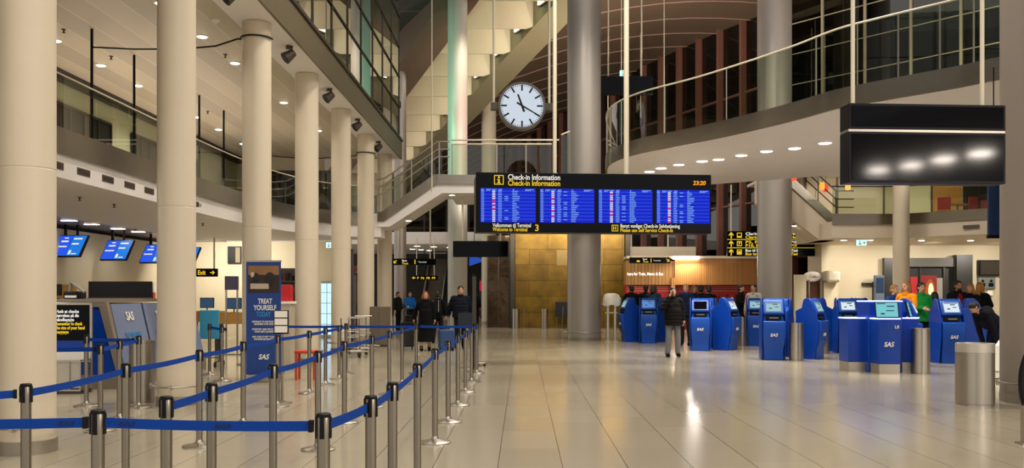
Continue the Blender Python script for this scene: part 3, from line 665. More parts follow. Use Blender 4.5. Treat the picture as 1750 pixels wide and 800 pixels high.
# ================================================================== hanging boards and clock
def hanger(mb, x, y, z0, z1, r): return mb.cyl((x, y, z0), (x, y, z1), r, 10)
BY, bw, bz0, bz1 = 20.0, 5.24, 2.98, 4.29
t = thing('departure_board', 'long black check-in information board with four blue flight screens', 'information board', (GX(1017, BY), BY, 0), math.radians(5))
BT = t
MB().box(-bw / 2, bw / 2, .01, .5, bz0, bz1).build('housing', signblack, t, .01)
MB().box(-bw / 2 + .02, bw / 2 - .02, 0, .012, bz0 + .02, bz1 - .02).build('front_panel', signblack, t)
MB().box(-bw / 2 - .03, -bw / 2 - .005, .0, .5, bz0, bz1 - .12).build('side_panel', darksteel, t)
hw = 1.215; gap = .085
rnd = random.Random(3)
for i in range(4):
    x0 = -bw / 2 + .09 + i * (hw + gap); x1 = x0 + hw; z0, z1 = 3.195, 3.945
    sc_ = MB().box(x0, x1, -.012, 0, z0, z1).build('flight_screen', screenblue, t)
    m = MB(); pk = rnd.sample(range(1, 18), 4)
    nr = 18; rh = (z1 - z0) / (nr + 1.6)
    for r in range(0, nr, 2): m.use(0).box(x0 + .01, x1 - .01, -.014, -.012, z1 - (r + 2.2) * rh, z1 - (r + 1.25) * rh)
    m.build('row_band', screenrow, sc_)
    m = MB()
    def word(x, w_, z, mi=0, hh=.5):   # a run of small characters
        m.use(mi); u = x
        while u < x + w_ - .006: m.box(u, u + .010, -.018, -.014, z, z + rh * hh); u += .0165
    hz = z1 - 1.0 * rh
    for x, w_ in ((.02, .06), (.13, .11), (.26, .09), (.40, .08), (.71, .03), (.98, .19)): word(x0 + x, w_, hz, 0); word(x0 + x, w_ * .7, hz - rh * .55, 0, .4)
    for r in range(nr):
        z = z1 - (r + 2.05) * rh
        word(x0 + .02, .07, z); word(x0 + .39, .07 + .02 * rnd.random(), z)
        if rnd.random() < .4: word(x0 + .53, .085, z, 0)
        word(x0 + .70, .06 + .11 * rnd.random(), z)
        q = 1 if r in pk else 2; MB().box(x0 + .26, x0 + .325, -.018, -.014, z - rh * .12, z + rh * (.62 if q == 1 else .45)).build('status_mark', pink if q == 1 else signwhite, sc_)
    m.build('flight_rows', screentext, sc_)
text('Check-in Information', .165, signwhite, t, (-1.93, -.004, 4.135), bold=.018, fit=1.15)
text('Check-in Information', .165, yellow, t, (-1.93, -.004, 4.005), bold=.018, fit=1.15)
def icon_frame(mb, x, z, s, y=-.004, w_=.018):
    for a in ((x, x + s, z, z + w_), (x, x + s, z + s - w_, z + s), (x, x + w_, z, z + s), (x + s - w_, x + s, z, z + s)): mb.box(a[0], a[1], y - .004, y, a[2], a[3])
    return mb
m = icon_frame(MB(), -2.23, 4.02, .21); m.box(-2.145, -2.105, -.008, -.004, 4.06, 4.14); m.box(-2.165, -2.085, -.008, -.004, 4.05, 4.065); m.box(-2.165, -2.12, -.008, -.004, 4.125, 4.14); m.cyl((-2.125, -.004, 4.18), (-2.125, -.009, 4.18), .024, 12); m.build('info_icon', yellow, t)
text('Velkommen til Terminal', .12, signwhite, t, (-2.26, -.004, 3.095), bold=.014, fit=.84)
text('Welcome to Terminal', .12, yellow, t, (-2.26, -.004, 3.005), bold=.014, fit=.76)
text('3', .2, yellow, t, (-1.34, -.004, 3.015), bold=.015)
text('Benyt venligst Check-in Selvbetjening', .115, signwhite, t, (.56, -.004, 3.10), bold=.014, fit=1.34)
text('Please use Self Service Check-in', .115, yellow, t, (.56, -.004, 3.005), bold=.014, fit=1.18)
m = icon_frame(MB(), .37, 3.015, .145, w_=.014); m.box(.405, .42, -.008, -.004, 3.04, 3.135); m.box(.455, .47, -.008, -.004, 3.04, 3.135); m.box(.405, .47, -.008, -.004, 3.08, 3.095); m.build('check_in_icon', yellow, t)
text('23:20', .13, glow('led_amber', '#ff9c1e', 1.3), t, (2.2, -.004, 4.06), bold=.02, shear=.15, fit=.29, name='clock_digits')
m = MB(); hanger(m, GX(950, BY) - GX(1017, BY), .25, bz1, 9.2, .045); m.build('hanging_rod', rodpaint, t)
m = MB(); hanger(m, .75, .25, bz1, 9.2, .06); m.build('hanging_rod', rodpaint, t)

# big station clock
CY = 24.0; cp = P(892, 181, CY); R_ = .585
t = thing('hanging_clock', 'large round white hanging clock showing twenty past eleven', 'clock', tuple(cp), math.radians(4))
MB().add(*(lambda n=64: ([(R_ * 1.06 * math.cos(2 * PI * k / n), y, R_ * 1.06 * math.sin(2 * PI * k / n)) for y in (.0, .34) for k in range(n)], [(k, (k + 1) % n, n + (k + 1) % n, n + k) for k in range(n)] + [tuple(range(n)), tuple(range(2 * n - 1, n - 1, -1))]))()).build('housing', mat('clock_case', '#77705c', .35, metal=.6), t, .02)
def ringmesh(r0, r1, y0, y1, n=64):
    m = MB(); vs = []
    for k in range(n):
        a = 2 * PI * k / n; c, s = math.cos(a), math.sin(a); vs += [(r0 * c, y0, r0 * s), (r1 * c, y0, r1 * s), (r1 * c, y1, r1 * s), (r0 * c, y1, r0 * s)]
    return m.add(vs, [(4 * k + i, 4 * k + (i + 1) % 4, 4 * ((k + 1) % n) + (i + 1) % 4, 4 * ((k + 1) % n) + i) for k in range(n) for i in range(4)])
ringmesh(R_ * .97, R_ * 1.075, -.04, .03).build('bezel', mat('clock_bezel', '#4f4d49', .4, metal=.5), t)
m = MB(); n = 64; m.add([(R_ * .98 * math.cos(2 * PI * k / n), -.012, R_ * .98 * math.sin(2 * PI * k / n)) for k in range(n)] + [(R_ * .98 * math.cos(2 * PI * k / n), .0, R_ * .98 * math.sin(2 * PI * k / n)) for k in range(n)], [tuple(range(n)), tuple(range(2 * n - 1, n - 1, -1))] + [(k, (k + 1) % n, n + (k + 1) % n, n + k) for k in range(n)])
dial = m.build('dial', glow('clock_dial', '#dfeaf7', .82), t)
m = MB()
for k in range(60):
    a = 2 * PI * k / 60; M = Matrix.Rotation(-a, 4, 'Y')
    if k % 5 == 0: m.box(-.022, .022, -.02, -.012, R_ * .68, R_ * .96, M)
    else: m.box(-.007, .007, -.02, -.012, R_ * .88, R_ * .96, M)
m.build('hour_marks', black, dial)
M = Matrix.Rotation(2 * PI * (11 + 20 / 60) / 12, 4, 'Y'); MB().add([M @ Vector(v) for v in ((-.03, -.03, -.17), (.03, -.03, -.17), (.022, -.03, .32), (-.022, -.03, .32), (-.03, -.022, -.17), (.03, -.022, -.17), (.022, -.022, .32), (-.022, -.022, .32))], [(0, 1, 2, 3), (7, 6, 5, 4), (0, 4, 5, 1), (1, 5, 6, 2), (2, 6, 7, 3), (3, 7, 4, 0)]).build('hour_hand', black, t)
M = Matrix.Rotation(2 * PI * 20 / 60, 4, 'Y'); MB().add([M @ Vector(v) for v in ((-.024, -.042, -.16), (.024, -.042, -.16), (.014, -.042, .53), (-.014, -.042, .53), (-.024, -.034, -.16), (.024, -.034, -.16), (.014, -.034, .53), (-.014, -.034, .53))], [(0, 1, 2, 3), (7, 6, 5, 4), (0, 4, 5, 1), (1, 5, 6, 2), (2, 6, 7, 3), (3, 7, 4, 0)]).build('minute_hand', black, t)
for s_ in (-1, 1):
    b = MB().box(min(s_ * .60, s_ * .82), max(s_ * .60, s_ * .82), .06, .26, -.09, .10).build('bracket', darksteel, t)
    hanger(MB(), s_ * .74, .16, .08, 10.0 - cp.z, .032).build('hanging_rod', rodpaint, t)

# dark double display, upper right
DY = 11.0; a_ = P(1449, 313, DY); b_ = P(1722, 178, DY)
t = thing('hanging_display', 'big switched-off black double display hanging in front of the right balcony', 'display', ((a_.x + b_.x) / 2, DY, 0), math.radians(4))
ww = (b_.x - a_.x) / 2 + .015
zt, zm, zb = b_.z, P(0, 224, DY).z, a_.z
gloss = mat('display_glass', '#03040c', .075, spec=.11, var=0)
for nm, z0, z1 in (('upper_display', zm + .015, zt), ('lower_display', zb, zm - .015)):
    u = MB().box(-ww, ww, 0, .26, z0, z1).build(nm, black, t, .006); MB().box(-ww + .03, ww - .03, -.006, 0, z0 + .03, z1 - .03).build('screen', gloss, u)
MB().box(-ww, ww, .01, .25, zm - .015, zm + .015).build('joint_strip', steel, t)
for px in (1462, 1693): hanger(MB(), GX(px, DY) - (a_.x + b_.x) / 2, .13, zt, 8.5, .026).build('hanging_rod', rodpaint, t)

def dark_sign(name, px0, px1, py0, py1, Y, label, rods=(), top=None, depth=.25):
    a = P(px0, py1, Y); b = P(px1, py0, Y)
    t = thing(name, label, 'sign', ((a.x + b.x) / 2, Y, a.z))
    hw = (b.x - a.x) / 2; h = b.z - a.z
    MB().box(-hw, hw, 0, depth, 0, h).build('housing', signblack, t, .01); MB().box(-hw + .03, hw - .03, -.008, 0, .03, h - .03).build('face', gloss, t)
    for p in rods: hanger(MB(), GX(p, Y) - (a.x + b.x) / 2, depth / 2, h, (top or b.z + 4) - a.z, .03).build('hanging_rod', rodpaint, t)
    return t, hw, h
dark_sign('hanging_sign', 774, 869, 412, 439, 32, 'blank black hanging sign under the left end of the check-in board', (790, 855), 5.1)
dark_sign('hanging_sign', 1026, 1116, 130, 161, 34, 'blank black hanging sign high beside the middle grey column', (1040, 1097), 14.2)
def small_sign(px0, px1, py0, py1, Y, label, top, rods, build):
    t, hw, h = dark_sign('direction_sign', px0, px1, py0, py1, Y, label, rods, top, .12); build(t, hw, h); return t
def s_left(t, hw, h):
    arrow(MB(), -hw * .86, h * .5, -.012, h * .7, PI * .75).build('arrow', yellow, t)
    text('Spor', h * .42, signwhite, t, (-hw * .55, -.012, h * .55), bold=.02); text('Track', h * .42, yellow, t, (-hw * .55, -.012, h * .1), bold=.02)
    text('1', h * .9, yellow, t, (-hw * .02, -.012, h * .18), bold=.03); text('Terminal', h * .35, signwhite, t, (hw * .2, -.012, h * .35))
small_sign(670, 745, 442, 453, 40, 'slim black direction sign with yellow arrow left of the walking couple', 5.5, (680, 735), s_left)
def s_parking(t, hw, h):
    arrow(MB(), -hw * .85, h * .5, -.012, h * .8, PI / 2).build('arrow', yellow, t); text('P  P6  P8  P9', h * .7, yellow, t, (-hw * .6, -.012, h * .22), bold=.02, fit=hw * 1.4)
small_sign(704, 748, 471, 479, 55, 'small black parking sign with yellow letters far behind the walking couple', 5.1, (712, 742), s_parking)
def s_right(t, hw, h):
    m = MB(); arrow(m, hw * .87, h * .5, -.012, h * .75, -PI * .75); m.build('arrow', yellow, t)
    m = MB(); m.box(-hw * .66, -hw * .5, -.016, -.012, h * .2, h * .5); m.build('bus_icon', yellow, t)
    text('Spor', h * .42, signwhite, t, (-hw * .36, -.012, h * .56), bold=.02); text('Track', h * .42, yellow, t, (-hw * .36, -.012, h * .12), bold=.02)
    text('1', h * .9, yellow, t, (-hw * .02, -.012, h * .18), bold=.03); text('Terminal', h * .35, signwhite, t, (hw * .15, -.012, h * .35))
small_sign(1076, 1146, 440, 450, 35, 'slim black direction sign above the oak ticket counter', 5.15, (1079, 1142), s_right)
def s_big(t, hw, h):
    for k, (l1, l2) in enumerate((('Clarion Hotel', 'Clarion Hotel'), ('P5, P7, P11,', 'P10, P12, P17'), ('Bus til biludlejning', 'Bus to car rental'))):
        z = h * (2 - k) / 3; hh = h / 3
        for s_ in (-1, 1): arrow(MB(), s_ * hw * .92, z + hh * .5, -.012, hh * .8, 0).build('arrow', yellow, t)
        m = icon_frame(MB(), -hw * .80, z + hh * .2, hh * .6, -.012, .03)
        if k == 1: m.box(-hw * .80 + hh * .22, -hw * .80 + hh * .28, -.02, -.012, z + hh * .28, z + hh * .72); m.cyl((-hw * .8 + hh * .32, -.012, z + hh * .58), (-hw * .8 + hh * .32, -.02, z + hh * .58), hh * .1, 10)
        else: m.box(-hw * .80 + hh * .12, -hw * .80 + hh * .48, -.02, -.012, z + hh * .28, z + hh * (.42 if k == 0 else .6))
        m.build('icon', yellow, t)
        text(l1, hh * .46, yellow if k == 1 else signwhite, t, (-hw * .62, -.012, z + hh * .53), bold=.02, fit=hw * .62); text(l2, hh * .46, yellow, t, (-hw * .62, -.012, z + hh * .12), bold=.02, fit=hw * .62)
        text('Hotel' if k == 0 else ('P18' if k == 1 else 'Taxi'), hh * .46, signwhite, t, (hw * .35, -.012, z + hh * .53), bold=.02); text('Hotel' if k == 0 else ('P19' if k == 1 else 'Taxi'), hh * .46, yellow, t, (hw * .35, -.012, z + hh * .12), bold=.02)
        if k: MB().box(-hw, hw, -.014, -.006, z + hh - .015, z + hh + .015).build('divider', yellowpaint, t)
small_sign(1243, 1404, 395, 438, 36, 'black and yellow three-line direction sign behind the right grey column', 6.0, (1250, 1395), s_big)
def s_exit(t, hw, h):
    text('Udgang', h * .72, signwhite, t, (-hw * .92, -.012, h * .28), bold=.02, fit=hw * .66); text('Exit', h * .78, yellow, t, (-hw * .12, -.012, h * .25), bold=.02, fit=hw * .45); arrow(MB(), hw * .74, h * .5, -.012, h * .62, -PI / 2).build('arrow', yellow, t)
small_sign(312, 371, 459, 473, 31, 'black exit sign with yellow arrow right of the second white column', 3.58, (318, 365), s_exit)
def lit_exit(px0, px1, py0, py1, Y, label, top):
    a = P(px0, py1, Y); b = P(px1, py0, Y); t = thing('exit_sign', label, 'exit sign', ((a.x + b.x) / 2, Y, a.z)); hw = (b.x - a.x) / 2; h = b.z - a.z
    MB().box(-hw, hw, 0, .06, 0, h).build('housing', whitepaint, t); f = MB().box(-hw + .01, hw - .01, -.01, 0, .01, h - .01).build('lit_panel', glow('exit_glow', '#bff5ee', 1.6), t)
    m = MB().ell((-hw * .3, -.012, h * .78), (h * .09, .004, h * .09), 8, 6); m.box(-hw * .36, -hw * .2, -.016, -.01, h * .35, h * .68); m.box(-hw * .55, -hw * .3, -.016, -.01, h * .2, h * .36); m.box(-hw * .25, -hw * .05, -.016, -.01, h * .12, h * .36); arrow(m, hw * .45, h * .5, -.012, h * .6, -PI / 2)
    m.build('running_man', mat('exit_green', '#1f8f6a', .5, var=0), f)
    m = MB(); m.cyl((-hw * .6, .03, h), (-hw * .6, .03, top - a.z), .012, 6); m.cyl((hw * .6, .03, h), (hw * .6, .03, top - a.z), .012, 6); m.build('suspension', rodpaint, t)
lit_exit(1463, 1481, 410, 420, 33, 'small lit exit sign hanging under the right lower gallery', 3.62)
lit_exit(1059, 1074, 120, 131, 36, 'small lit exit sign high above the blank sign by the middle column', 14.3)
lit_exit(557, 570, 414, 424, 34, 'small lit exit sign between the fourth and fifth white columns', 4.0)
lit_exit(665, 678, 229, 240, 34.9, 'small lit exit sign at the far corner of the gallery beam', 6.8)

# spotlights on the beam soffit, speakers on the columns
for k, Y in enumerate((15.1, 18.9, 22.8, 26.7, 30.6)):
    t = thing('spotlight', '%s dark spotlight head under the left beam counting from the camera' % ORD[k], 'spotlight', (-4.86, Y, 6.8), .5, 'dark spotlights under the left beam')
    MB().box(-.06, .06, -.06, .06, -.06, 0).build('mount', darksteel, t)
    M = Matrix.Translation((0, 0, -.2)) @ Matrix.Rotation(.9, 4, 'Y')
    h = MB().cone(M @ Vector((0, 0, .12)), M @ Vector((0, 0, -.12)), .08, .13, 18).build('lamp_head', mat('spot_head', '#4a4036', .45, var=.05), t)
    MB().cone(M @ Vector((0, 0, -.115)), M @ Vector((0, 0, -.13)), .11, .11, 18).build('lens', black, h)
for px, py, Y, lb in ((787, 176, 55.2, 'small black loudspeaker on the green and pink column'), (672, 178, 35.2, 'small black loudspeaker at the end of the office glass')):
    p = P(px, py, Y); t = thing('loudspeaker', lb, 'loudspeaker', tuple(p)); MB().box(-.28, .28, -.2, .2, -.12, .12).build('cabinet', black, t, .02); MB().box(-.26, .26, -.21, -.2, -.1, .1).build('grille', darksteel, t)
    MB().box(-.05, .05, .2, .28, -.05, .05).build('wall_mount', darksteel, t)
# suspended wires
for px, Y, z0, z1 in ((738, 30, 5.0, 15), (1135, 33, 5.8, 15), (1039, 46, 10.6, 14.6), (1095, 46, 10.6, 14.9), (600, 37, 1, 8)):
    o = MB().cyl((GX(px, Y), Y, z0), (GX(px, Y), Y, z1), .022, 8).build('hanging_rod', rodpaint); tag(o, {738: 'thin pale rod hanging left of the sheen column', 1135: 'thin pale rod hanging right of the dark upper sign', 1039: 'pale rod above the left end of the dark upper sign', 1095: 'pale rod above the right end of the dark upper sign', 600: 'thin pale rod behind the fifth white column'}[px], 'rod')

# ================================================================== self-service kiosks
KP = [(.27, 0), (-.25, 0), (-.25, .28), (-.315, .42), (-.35, .68), (-.365, .93), (-.35, .965), (-.21, .985), (-.185, 1.10), (-.25, 1.125), (-.262, 1.16), (-.128, 1.45), (-.07, 1.505), (.0, 1.525), (.06, 1.49), (.09, 1.40), (.10, 1.28), (.27, 1.20)]
KW = [.235, .235, .24, .262, .272, .27, .268, .25, .245, .25, .255, .25, .225, .20, .22, .24, .25, .255]
BL = [(.29, 0), (-.19, 0), (-.215, .25), (-.27, .45), (-.30, .7), (-.29, .98), (-.235, 1.2), (-.12, 1.42), (-.05, 1.52), (.02, 1.54), (.085, 1.5), (.115, 1.4), (.13, 1.29), (.29, 1.21)]
kiosk_front = mat('kiosk_blue_front', '#0c47a8', .38, spec=.3, var=.06, scale=4, coat=.05)
def _kmesh():
    d = {}
    d['body'] = MB().prof(KP, 0, 0, KW).mesh('body', [kiosk_front])
    for i, s_ in enumerate((-1, 1)):
        m = MB(); n = len(BL); off = [.235 + (.04 if .3 < z < 1.2 else .03) for _, z in BL]
        vs = [(s_ * o_, y, z) for o_, (y, z) in zip(off, BL)] + [(s_ * (o_ + .028), y, z) for o_, (y, z) in zip(off, BL)]
        m.add(vs, [tuple(range(n)), tuple(range(2 * n - 1, n - 1, -1))] + [(k, n + k, n + (k + 1) % n, (k + 1) % n) for k in range(n)]); d['side%d' % i] = m.mesh('side_shell', [sasblue])
    a = Vector((0, -.262, 1.16)); b = Vector((0, -.128, 1.45)); up = (b - a).normalized(); nr = Vector((0, -up.z, up.y)); o = (a + b) / 2
    M = Matrix(((1, 0, nr.x, o.x), (0, up.y, nr.y, o.y), (0, up.z, nr.z, o.z), (0, 0, 0, 1)))
    d['bezel'] = MB().box(-.215, .215, -.145, .15, -.01, .012, M).mesh('screen_bezel', [mat('bezel_blue', '#3d63b0', .3, var=.03)])
    for nm, mm in (('lit', glow('kiosk_screen', '#a9d4de', .8)), ('bright', glow('kiosk_screen_bright', '#dcecf6', 1.0)), ('sky', glow('kiosk_screen_blue', '#5f9be8', .8)), ('off', gloss)):
        d['screen_' + nm] = MB().box(-.18, .18, -.115, .125, .012, .018, M).mesh('screen', [mm])
    m = MB()
    for x0, x1, y0, y1 in ((-.02, .1, .06, .085), (.03, .12, -.005, .015), (-.11, -.04, -.05, -.02), (-.16, .16, .1, .115)): m.box(x0, x1, y0, y1, .018, .021, M)
    d['marks'] = m.mesh('screen_marks', [mat('screen_ink', '#1c2740', .5, var=0)])
    m = MB().box(-.19, .19, -.245, -.2, .99, 1.09); m.box(-.15, .15, -.30, -.22, .985, 1.0); d['tray'] = m.mesh('keypad_tray', [black])
    d['slot'] = MB().box(-.11, .11, -.27, -.25, 1.035, 1.055).mesh('card_slot', [steel])
    d['lens'] = MB().cyl((0, -.36, .5), (0, -.338, .5), .012, 10).mesh('sensor_dot', [black])
    return d
_K = None
def kiosk(x, y, rz, label, screen='lit', group='blue self-service kiosks', detail=True):
    global _K
    if _K is None: _K = _kmesh()
    t = thing('check_in_kiosk', label, 'self-service kiosk', (x, y, 0), math.radians(rz), group)
    def part(nm, key, par):
        o = bpy.data.objects.new(nm, _K[key]); COL.objects.link(o); o.parent = par; return o
    b = part('body', 'body', t); bv = b.modifiers.new('bevel', 'BEVEL'); bv.width = .018; bv.segments = 2; bv.angle_limit = .6
    for i in (0, 1): q = part('side_shell', 'side%d' % i, t); bv = q.modifiers.new('bevel', 'BEVEL'); bv.width = .01; bv.segments = 2; bv.angle_limit = .6
    z = part('screen_bezel', 'bezel', t); s_ = part('screen', 'screen_' + screen, z)
    if screen != 'off': part('screen_marks', 'marks', s_)
    k = part('keypad_tray', 'tray', t); part('card_slot', 'slot', k); part('sensor_dot', 'lens', t)
    text('SAS', .105, whitepaint, t, (-.01, -.352, .59), (PI / 2 + .08, 0, 0), 'logo', 'CENTER', .025, .22, fit=.19)
    return t
kiosk(4.22, 30.5, -4, 'blue kiosk left of the standing woman in the black jacket', 'sky')
kiosk(3.72, 31.4, -80, 'blue kiosk seen from the side at the far left end of the kiosk group', 'lit')
kiosk(4.85, 31.5, 100, 'blue kiosk turned away right behind the standing woman', 'lit')
kiosk(5.17, 26.4, -10, 'blue kiosk with a dark screen right of the standing woman', 'off')
kiosk(6.0, 26.7, 52, 'blue kiosk turned right beside the dark-screened kiosk', 'bright')
kiosk(5.62, 27.6, 150, 'blue kiosk turned away behind the dark-screened pair', 'lit')
kiosk(7.45, 29.0, -12, 'blue kiosk half hidden left behind the central kiosk pair', 'lit')
kiosk(6.24, 22.65, -8, 'blue kiosk facing the camera left of the slim steel bin', 'lit')
kiosk(7.3, 22.95, 52, 'blue kiosk turned right, right of the slim steel bin', 'lit')
kiosk(6.78, 23.9, 150, 'blue kiosk turned away behind the slim steel bin', 'lit')
kiosk(9.0, 25.25, -4, 'blue kiosk with the brightest white screen', 'bright')
kiosk(8.62, 26.3, -95, 'blue kiosk seen edge-on left of the brightest screen', 'lit')
kiosk(9.75, 26.3, 110, 'blue kiosk turned away right of the brightest screen', 'lit')
kiosk(10.08, 21.55, 3, 'blue kiosk behind the big steel bin facing the camera', 'bright')
kiosk(10.95, 22.2, 75, 'blue kiosk seen from its side above the big steel bin', 'lit')
kiosk(8.75, 20.75, 62, 'blue kiosk turned right behind the lit angular kiosk', 'bright')
kiosk(11.4, 26.9, -30, 'blue kiosk half hidden far behind the angular kiosk', 'lit')

# angular kiosk island with lit edges
t = thing('kiosk_island', 'angular blue check-in island with glowing edges and steel base', 'self-service kiosk', (7.55, 18.85, 0), math.radians(-5))
led = glow('led_edge', '#8fa2ff', 4)
def pod(par, M, screen=True):
    poly = [(-.21, -.30), (.21, -.30), (.27, .12), (-.27, .12)]
    def W(pp, s_): return [((M @ Vector((a * s_, b * s_, 0))).x, (M @ Vector((a * s_, b * s_, 0))).y) for a, b in pp]
    p_ = MB().prism(W(poly, 1), .2, 1.12).build('pod', sasblue, par, .012)
    MB().prism(W(poly, .97), 0, .2).build('plinth', steel, p_)
    m = MB(); q = [M @ Vector((a, b, 1.125)) for a, b in poly]; m.tube(q, .014, 6, True); m.build('led_edge', led, p_)
    if screen:
        T = M @ Matrix.Translation((0, -.1, 1.3)) @ Matrix.Rotation(-.25, 4, 'X')
        s_ = MB().box(-.235, .235, -.02, .02, -.17, .17, T).build('monitor', black, p_); MB().box(-.215, .215, -.026, -.02, -.15, .15, T).build('screen', glow('island_screen', '#7fd6dc', .85), s_)
        m = MB()
        for a in ((.0, .15, .06, .085), (-.02, .14, -.03, -.01), (-.13, -.05, -.1, -.07), (-.2, -.02, .12, .14)): m.box(a[0], a[1], -.029, -.026, a[2], a[3], T)
        m.build('screen_marks', mat('screen_ink', '#1c2740', .5, var=0), s_)
        MB().cone(M @ Vector((0, .0, 1.12)), M @ Vector((0, -.05, 1.25)), .06, .04, 10).build('monitor_neck', sasblue, p_)
    return p_
f = pod(t, Matrix.Translation((-.05, -.12, 0)))
text('SAS', .13, whitepaint, f, (-.07, -.428, .56), (PI / 2, 0, 0), 'logo', 'CENTER', .025, .22, fit=.2); text('L8', .09, whitepaint, f, (.09, -.428, .93), (PI / 2, 0, 0), 'number', 'CENTER', .01)
pod(t, Matrix.Translation((-.47, .42, 0)) @ Matrix.Rotation(-1.35, 4, 'Z'), False)
r_ = pod(t, Matrix.Translation((.48, .42, 0)) @ Matrix.Rotation(1.2, 4, 'Z'), True)
h = MB().prism([(-.34, .02), (.34, .02), (.42, .5), (.1, .8), (-.42, .6)], .0, 1.47).build('hub', sasblue, t, .015)
m = MB(); m.tube([(-.34, .02, 1.48), (.34, .02, 1.48), (.42, .5, 1.48), (.1, .8, 1.48), (-.42, .6, 1.48)], .012, 6, True); m.build('led_edge', led, h)
MB().box(.14, .23, .0, .02, 1.22, 1.42).build('icon_plate', glow('plate_glow', '#8fa6ff', .9), h)
spot('island_glow', (7.75, 18.5, 2.3), 22, 120, .8, .2, (.35, .45, 1), target=(7.7, 18.9, 1))

# ================================================================== bins
def bin_(px, py, wpx, h, label, lidband=False, Y=None):
    y = Y or GY(py); r = wpx / 2 * y / F; y += r; x = GX(px, y)
    t = thing('waste_bin', label, 'bin', (x, y, 0), 0, 'round steel waste bins')
    zb = h * (.85 if lidband else .96)
    MB().lathe([(r * .97, 0), (r * .97, .02), (r, .025), (r, zb)], n=40).build('drum', steel, t)
    MB().lathe([(r * 1.0, zb + .003), (r * 1.0, h), (r * .8, h), (r * .78, h - .08)], n=40).build('lid_ring', mat('lid_steel', '#c8c2b8', .45, metal=.7) if lidband else steel, t)
    MB().lathe([(r * .77, h - .09), (r * .4, h - .085)], n=24).build('inner_liner', black, t)
    return t
bin_(1361, 617, 24, .92, 'slim steel bin between the two central blue kiosks')
bin_(1573, 640, 31, .93, 'slim steel bin beside the angular island with glowing edges')
bin_(1666, 695, 63, .90, 'big wide steel bin with pale rim at the right', True)
bin_(1407, 605, 20, .92, 'steel bin half hidden behind the right central kiosk')
bin_(1268, 592, 14, .92, 'steel bin peeking out right of the turned kiosk')
bin_(882, 560, 12, .95, 'steel bin at the left corner of the golden wall', Y=43.6); bin_(931, 560, 11, .95, 'steel bin standing free before the golden wall', Y=43.4)
bin_(243, 690, 43, .93, 'steel bin beside the second white column')

# ================================================================== golden block, oak ticket counter
gold = tile_mat('gold_tiles', '#6f5416', '#86691f', '#4a3408', 1.85, .78, .34, .55)
struct(MB().box(-.36, 5.05, 45, 49, 0, 5.6).build('wall_gold', gold))
MB().box(1.7, 3.2, 44.97, 45.0, 3.1, 3.85).build('odd_tile', mat('pale_tile', '#8d7440', .4, metal=.4, var=.2, scale=2), bpy.data.objects['wall_gold'])
for x0, lb in ((-.6, 'dark upright post at the left edge of the golden wall'), (5.07, 'dark upright post at the right edge of the golden wall')):
    o = MB().box(x0, x0 + .22, 44.6, 45.2, .0, 5.6).build('post', darksteel); o.name = 'corner_post'; tag(o, lb, 'post')
wg = struct(MB().box(-1.75, -.62, 45.4, 45.5, 0, 4.6).build('window_6', mat('bronze_glass', '#4a3a2a', .12, metal=.8, var=.5, scale=2.5, bump=.5)))
m = MB()
for x in (-1.75, -1.2, -.66): m.box(x - .03, x + .03, 45.34, 45.42, 0, 4.6)
m.build('frame', darksteel, wg)
t = thing('display_panel', 'small dark blue panel leaning before the golden wall by the middle column', 'panel', (1.98, 44.4, 0))
MB().box(-.37, .37, -.02, .02, .55, 1.28).build('panel', mat('panel_navy', '#0b1424', .4), t); m = MB(); m.cyl((-.3, 0, 0), (-.3, 0, .56), .02, 8); m.cyl((.3, 0, 0), (.3, 0, .56), .02, 8); m.build('leg', steel, t)
for k, x in enumerate((.35, 1.6, 2.05)):
    y = 43.6 if k else 43.9; t = thing('rope_post', '%s slender steel post before the golden wall from the left' % ORD[k], 'post', (x - (.6 if k == 0 else 0) + .3, y, 0), 0, 'slender posts by the golden wall')
    MB().cyl((0, 0, .02), (.05, 0, 1.05), .018, 8).build('pole', steel, t); MB().lathe([(.16, 0), (.16, .015), (.03, .04)], n=20).build('base', steel, t)

WY = 42.0
t = thing('ticket_counter', 'long oak clad ticket counter with red machine bays below', 'counter', (GX(1190, WY), WY, 0))
def wx(px): return GX(px, WY)
MB().box(wx(1070), wx(1152), WY, WY + 1, 2.09, 3.2).build('slat_panel', wood, t, world=True)
MB().box(wx(1152), wx(1310), WY - .25, WY + 1, 2.09, 3.3).build('slat_panel', striped('oak_slats_fine', '#a5713a', '#7f5526', 0, .1, .02, .5), t, world=True)
MB().box(wx(1070), wx(1310), WY - .3, WY + 1.1, 3.3, 3.42).build('top_cap', white, t, world=True)
MB().box(wx(1146), wx(1152), WY - .3, WY, 0, 2.4).build('pilaster', wood, t, world=True)
redm = MB().box(wx(1070), wx(1310), WY + .15, WY + .9, 0, 2.09).build('red_bay', red, t, world=True)
m = MB()
for x0, x1 in ((1072, 1143), (1160, 1296)):
    for z in (1.98, 1.9, 1.80): m.box(wx(x0), wx(x1), WY + .13, WY + .15, z, z + .03)
m.build('pale_lines', mat('pale_red', '#d67f74', .5), redm, world=True)
for i, px in enumerate((1166, 1180, 1194, 1208, 1222, 1236, 1250, 1264, 1278, 1292)):
    b = MB().box(wx(px) - .15, wx(px) + .15, WY + .0, WY + .14, .2, 1.66).build('ticket_machine', mat('machine_red', '#8e1518', .4), redm, world=True)
text('here for Train, Metro & Bus', .2, glow('letter_white', '#fff6ea', 1.6), t, (wx(1072) - t.location.x, -.01, 2.53), bold=.02, fit=wx(1133) - wx(1072), label='white lettering')
for px in (1222, 1236, 1250): o = MB().box(wx(px) - .07, wx(px) + .07, WY - .02, WY + .0, 1.2, 1.5).build('lit_screen', glow('machine_screen', '#9cc6ff', 1.1), t, world=True)
t = thing('tube_light', 'glowing fluorescent tube light on top of the oak ticket counter', 'lamp', (GX(1172, WY - .4), WY - .4, 3.42))
